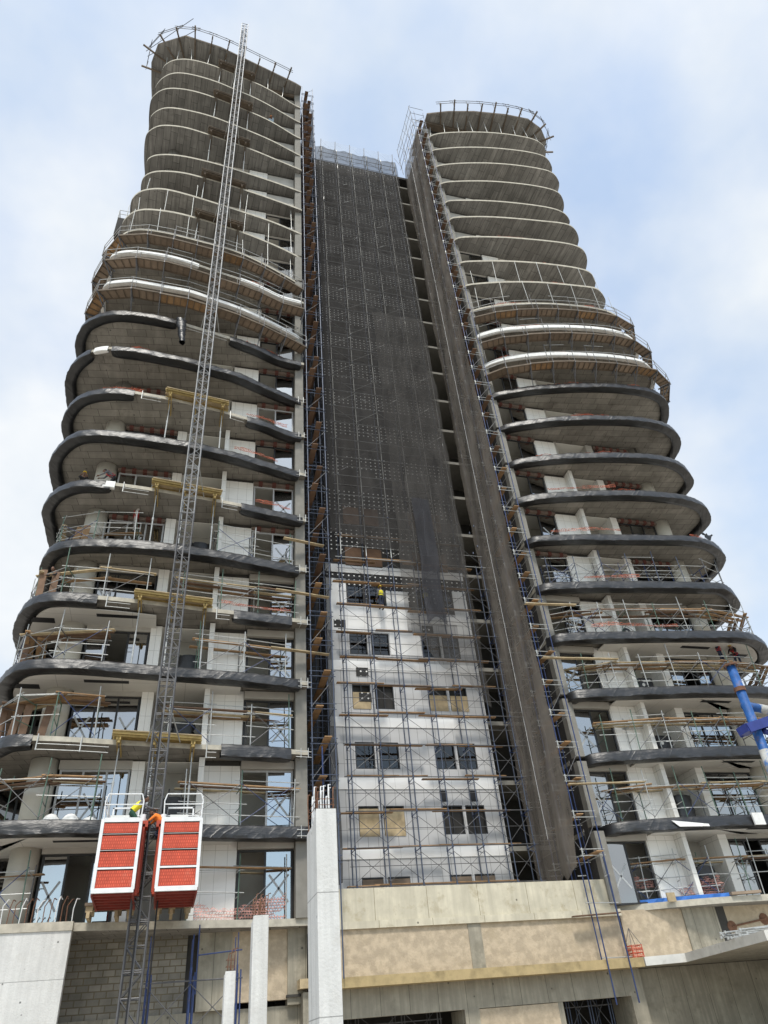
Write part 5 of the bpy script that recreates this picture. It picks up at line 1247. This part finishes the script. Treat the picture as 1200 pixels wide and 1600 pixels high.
person((32.55,33.2,Z(3)+1.75),120,'bend','worker in yellow helmet and dark clothes leaning near the right tower\'s rounded end','dark','navy','yellow',None,True)
POST_CHECK=1
# ------------------------------------------------------------------ ground, sky, sun, camera
m=MB(); m.quad((-400,-300,-1.6),(400,-300,-1.6),(400,500,-1.6),(-400,500,-1.6)); tag(m.build('ground','ground',None,False,(0,0,-1.6)),'bare earth building site ground','ground',kind='structure')
W=bpy.data.worlds.new('World'); S.world=W; W.use_nodes=True; nt=W.node_tree; nt.nodes.clear()
EL,AZ=R(59),R(195)     # sun behind the camera, a little to the left (azimuth clockwise from +Y)
sky=nd(nt,'ShaderNodeTexSky',sky_type='NISHITA'); sky.sun_disc=False; sky.sun_elevation=EL; sky.sun_rotation=AZ; sky.dust_density=1.6; sky.air_density=1.0
tc=nd(nt,'ShaderNodeTexCoord'); v=tc.outputs['Generated']
mp=nd(nt,'ShaderNodeMapping'); mp.inputs['Scale'].default_value=(1,1,1.25); mp.inputs['Location'].default_value=(1.7,4.4,2.3); nt.links.new(v,mp.inputs['Vector'])
n1=noise(nt,mp.outputs[0],1.5,5,.5); n2=noise(nt,mp.outputs[0],4.5,6,.55)
f=math_node(nt,'ADD',n1,math_node(nt,'MULTIPLY',math_node(nt,'SUBTRACT',n2,.5),.28))
cov=ramp(nt,f,.40,.60)
cov=math_node(nt,'ADD',math_node(nt,'MULTIPLY',cov,.55),.43)
bright=ramp(nt,noise(nt,mp.outputs[0],2.6,5,.6),.35,.68)
cl=mixc(nt,bright,(.47,.52,.575),(.62,.635,.645))
sk=nd(nt,'ShaderNodeVectorMath',operation='SCALE'); nt.links.new(sky.outputs[0],sk.inputs[0]); sk.inputs['Scale'].default_value=.2
c=mixc(nt,cov,mixc(nt,1,sk.outputs[0],(.93,1.04,1.03),'MULTIPLY'),cl)
bg=nd(nt,'ShaderNodeBackground'); bg.inputs[1].default_value=1.0; nt.links.new(c,bg.inputs[0])
ow=nd(nt,'ShaderNodeOutputWorld'); nt.links.new(bg.outputs[0],ow.inputs[0])
sl=bpy.data.lights.new('sun','SUN'); sl.energy=2.1; sl.angle=R(9); sl.color=(1,.95,.87)
so=bpy.data.objects.new('sun',sl); COL.objects.link(so)
sd=Vector((math.sin(AZ)*math.cos(EL),math.cos(AZ)*math.cos(EL),math.sin(EL))); so.rotation_euler=sd.to_track_quat('Z','Y').to_euler()
cd=bpy.data.cameras.new('camera'); co=bpy.data.objects.new('camera',cd); COL.objects.link(co)
CX=Vector((0.9655872250544705,-0.24853302032757701,-0.07663320832680445)); CY=Vector((-0.09288787435697007,-0.6047706171355968,0.7909641859445173)); CZ=Vector((-0.24292623079661643,-0.7566266175970031,-0.6070444859601868))
co.matrix_world=Matrix(((CX.x,CY.x,CZ.x,0),(CX.y,CY.y,CZ.y,0),(CX.z,CY.z,CZ.z,0),(0,0,0,1)))
cd.sensor_fit='VERTICAL'; cd.sensor_height=24; cd.lens=24*1109/1600; cd.clip_start=.1; cd.clip_end=3000
S.camera=co
S.view_settings.view_transform='Standard'; S.view_settings.look='None'; S.view_settings.exposure=.66; S.view_settings.gamma=1
S.render.engine='CYCLES'; S.cycles.max_bounces=8; S.cycles.transparent_max_bounces=16
for o in bpy.data.objects:
    if '_org' in o: del o['_org']
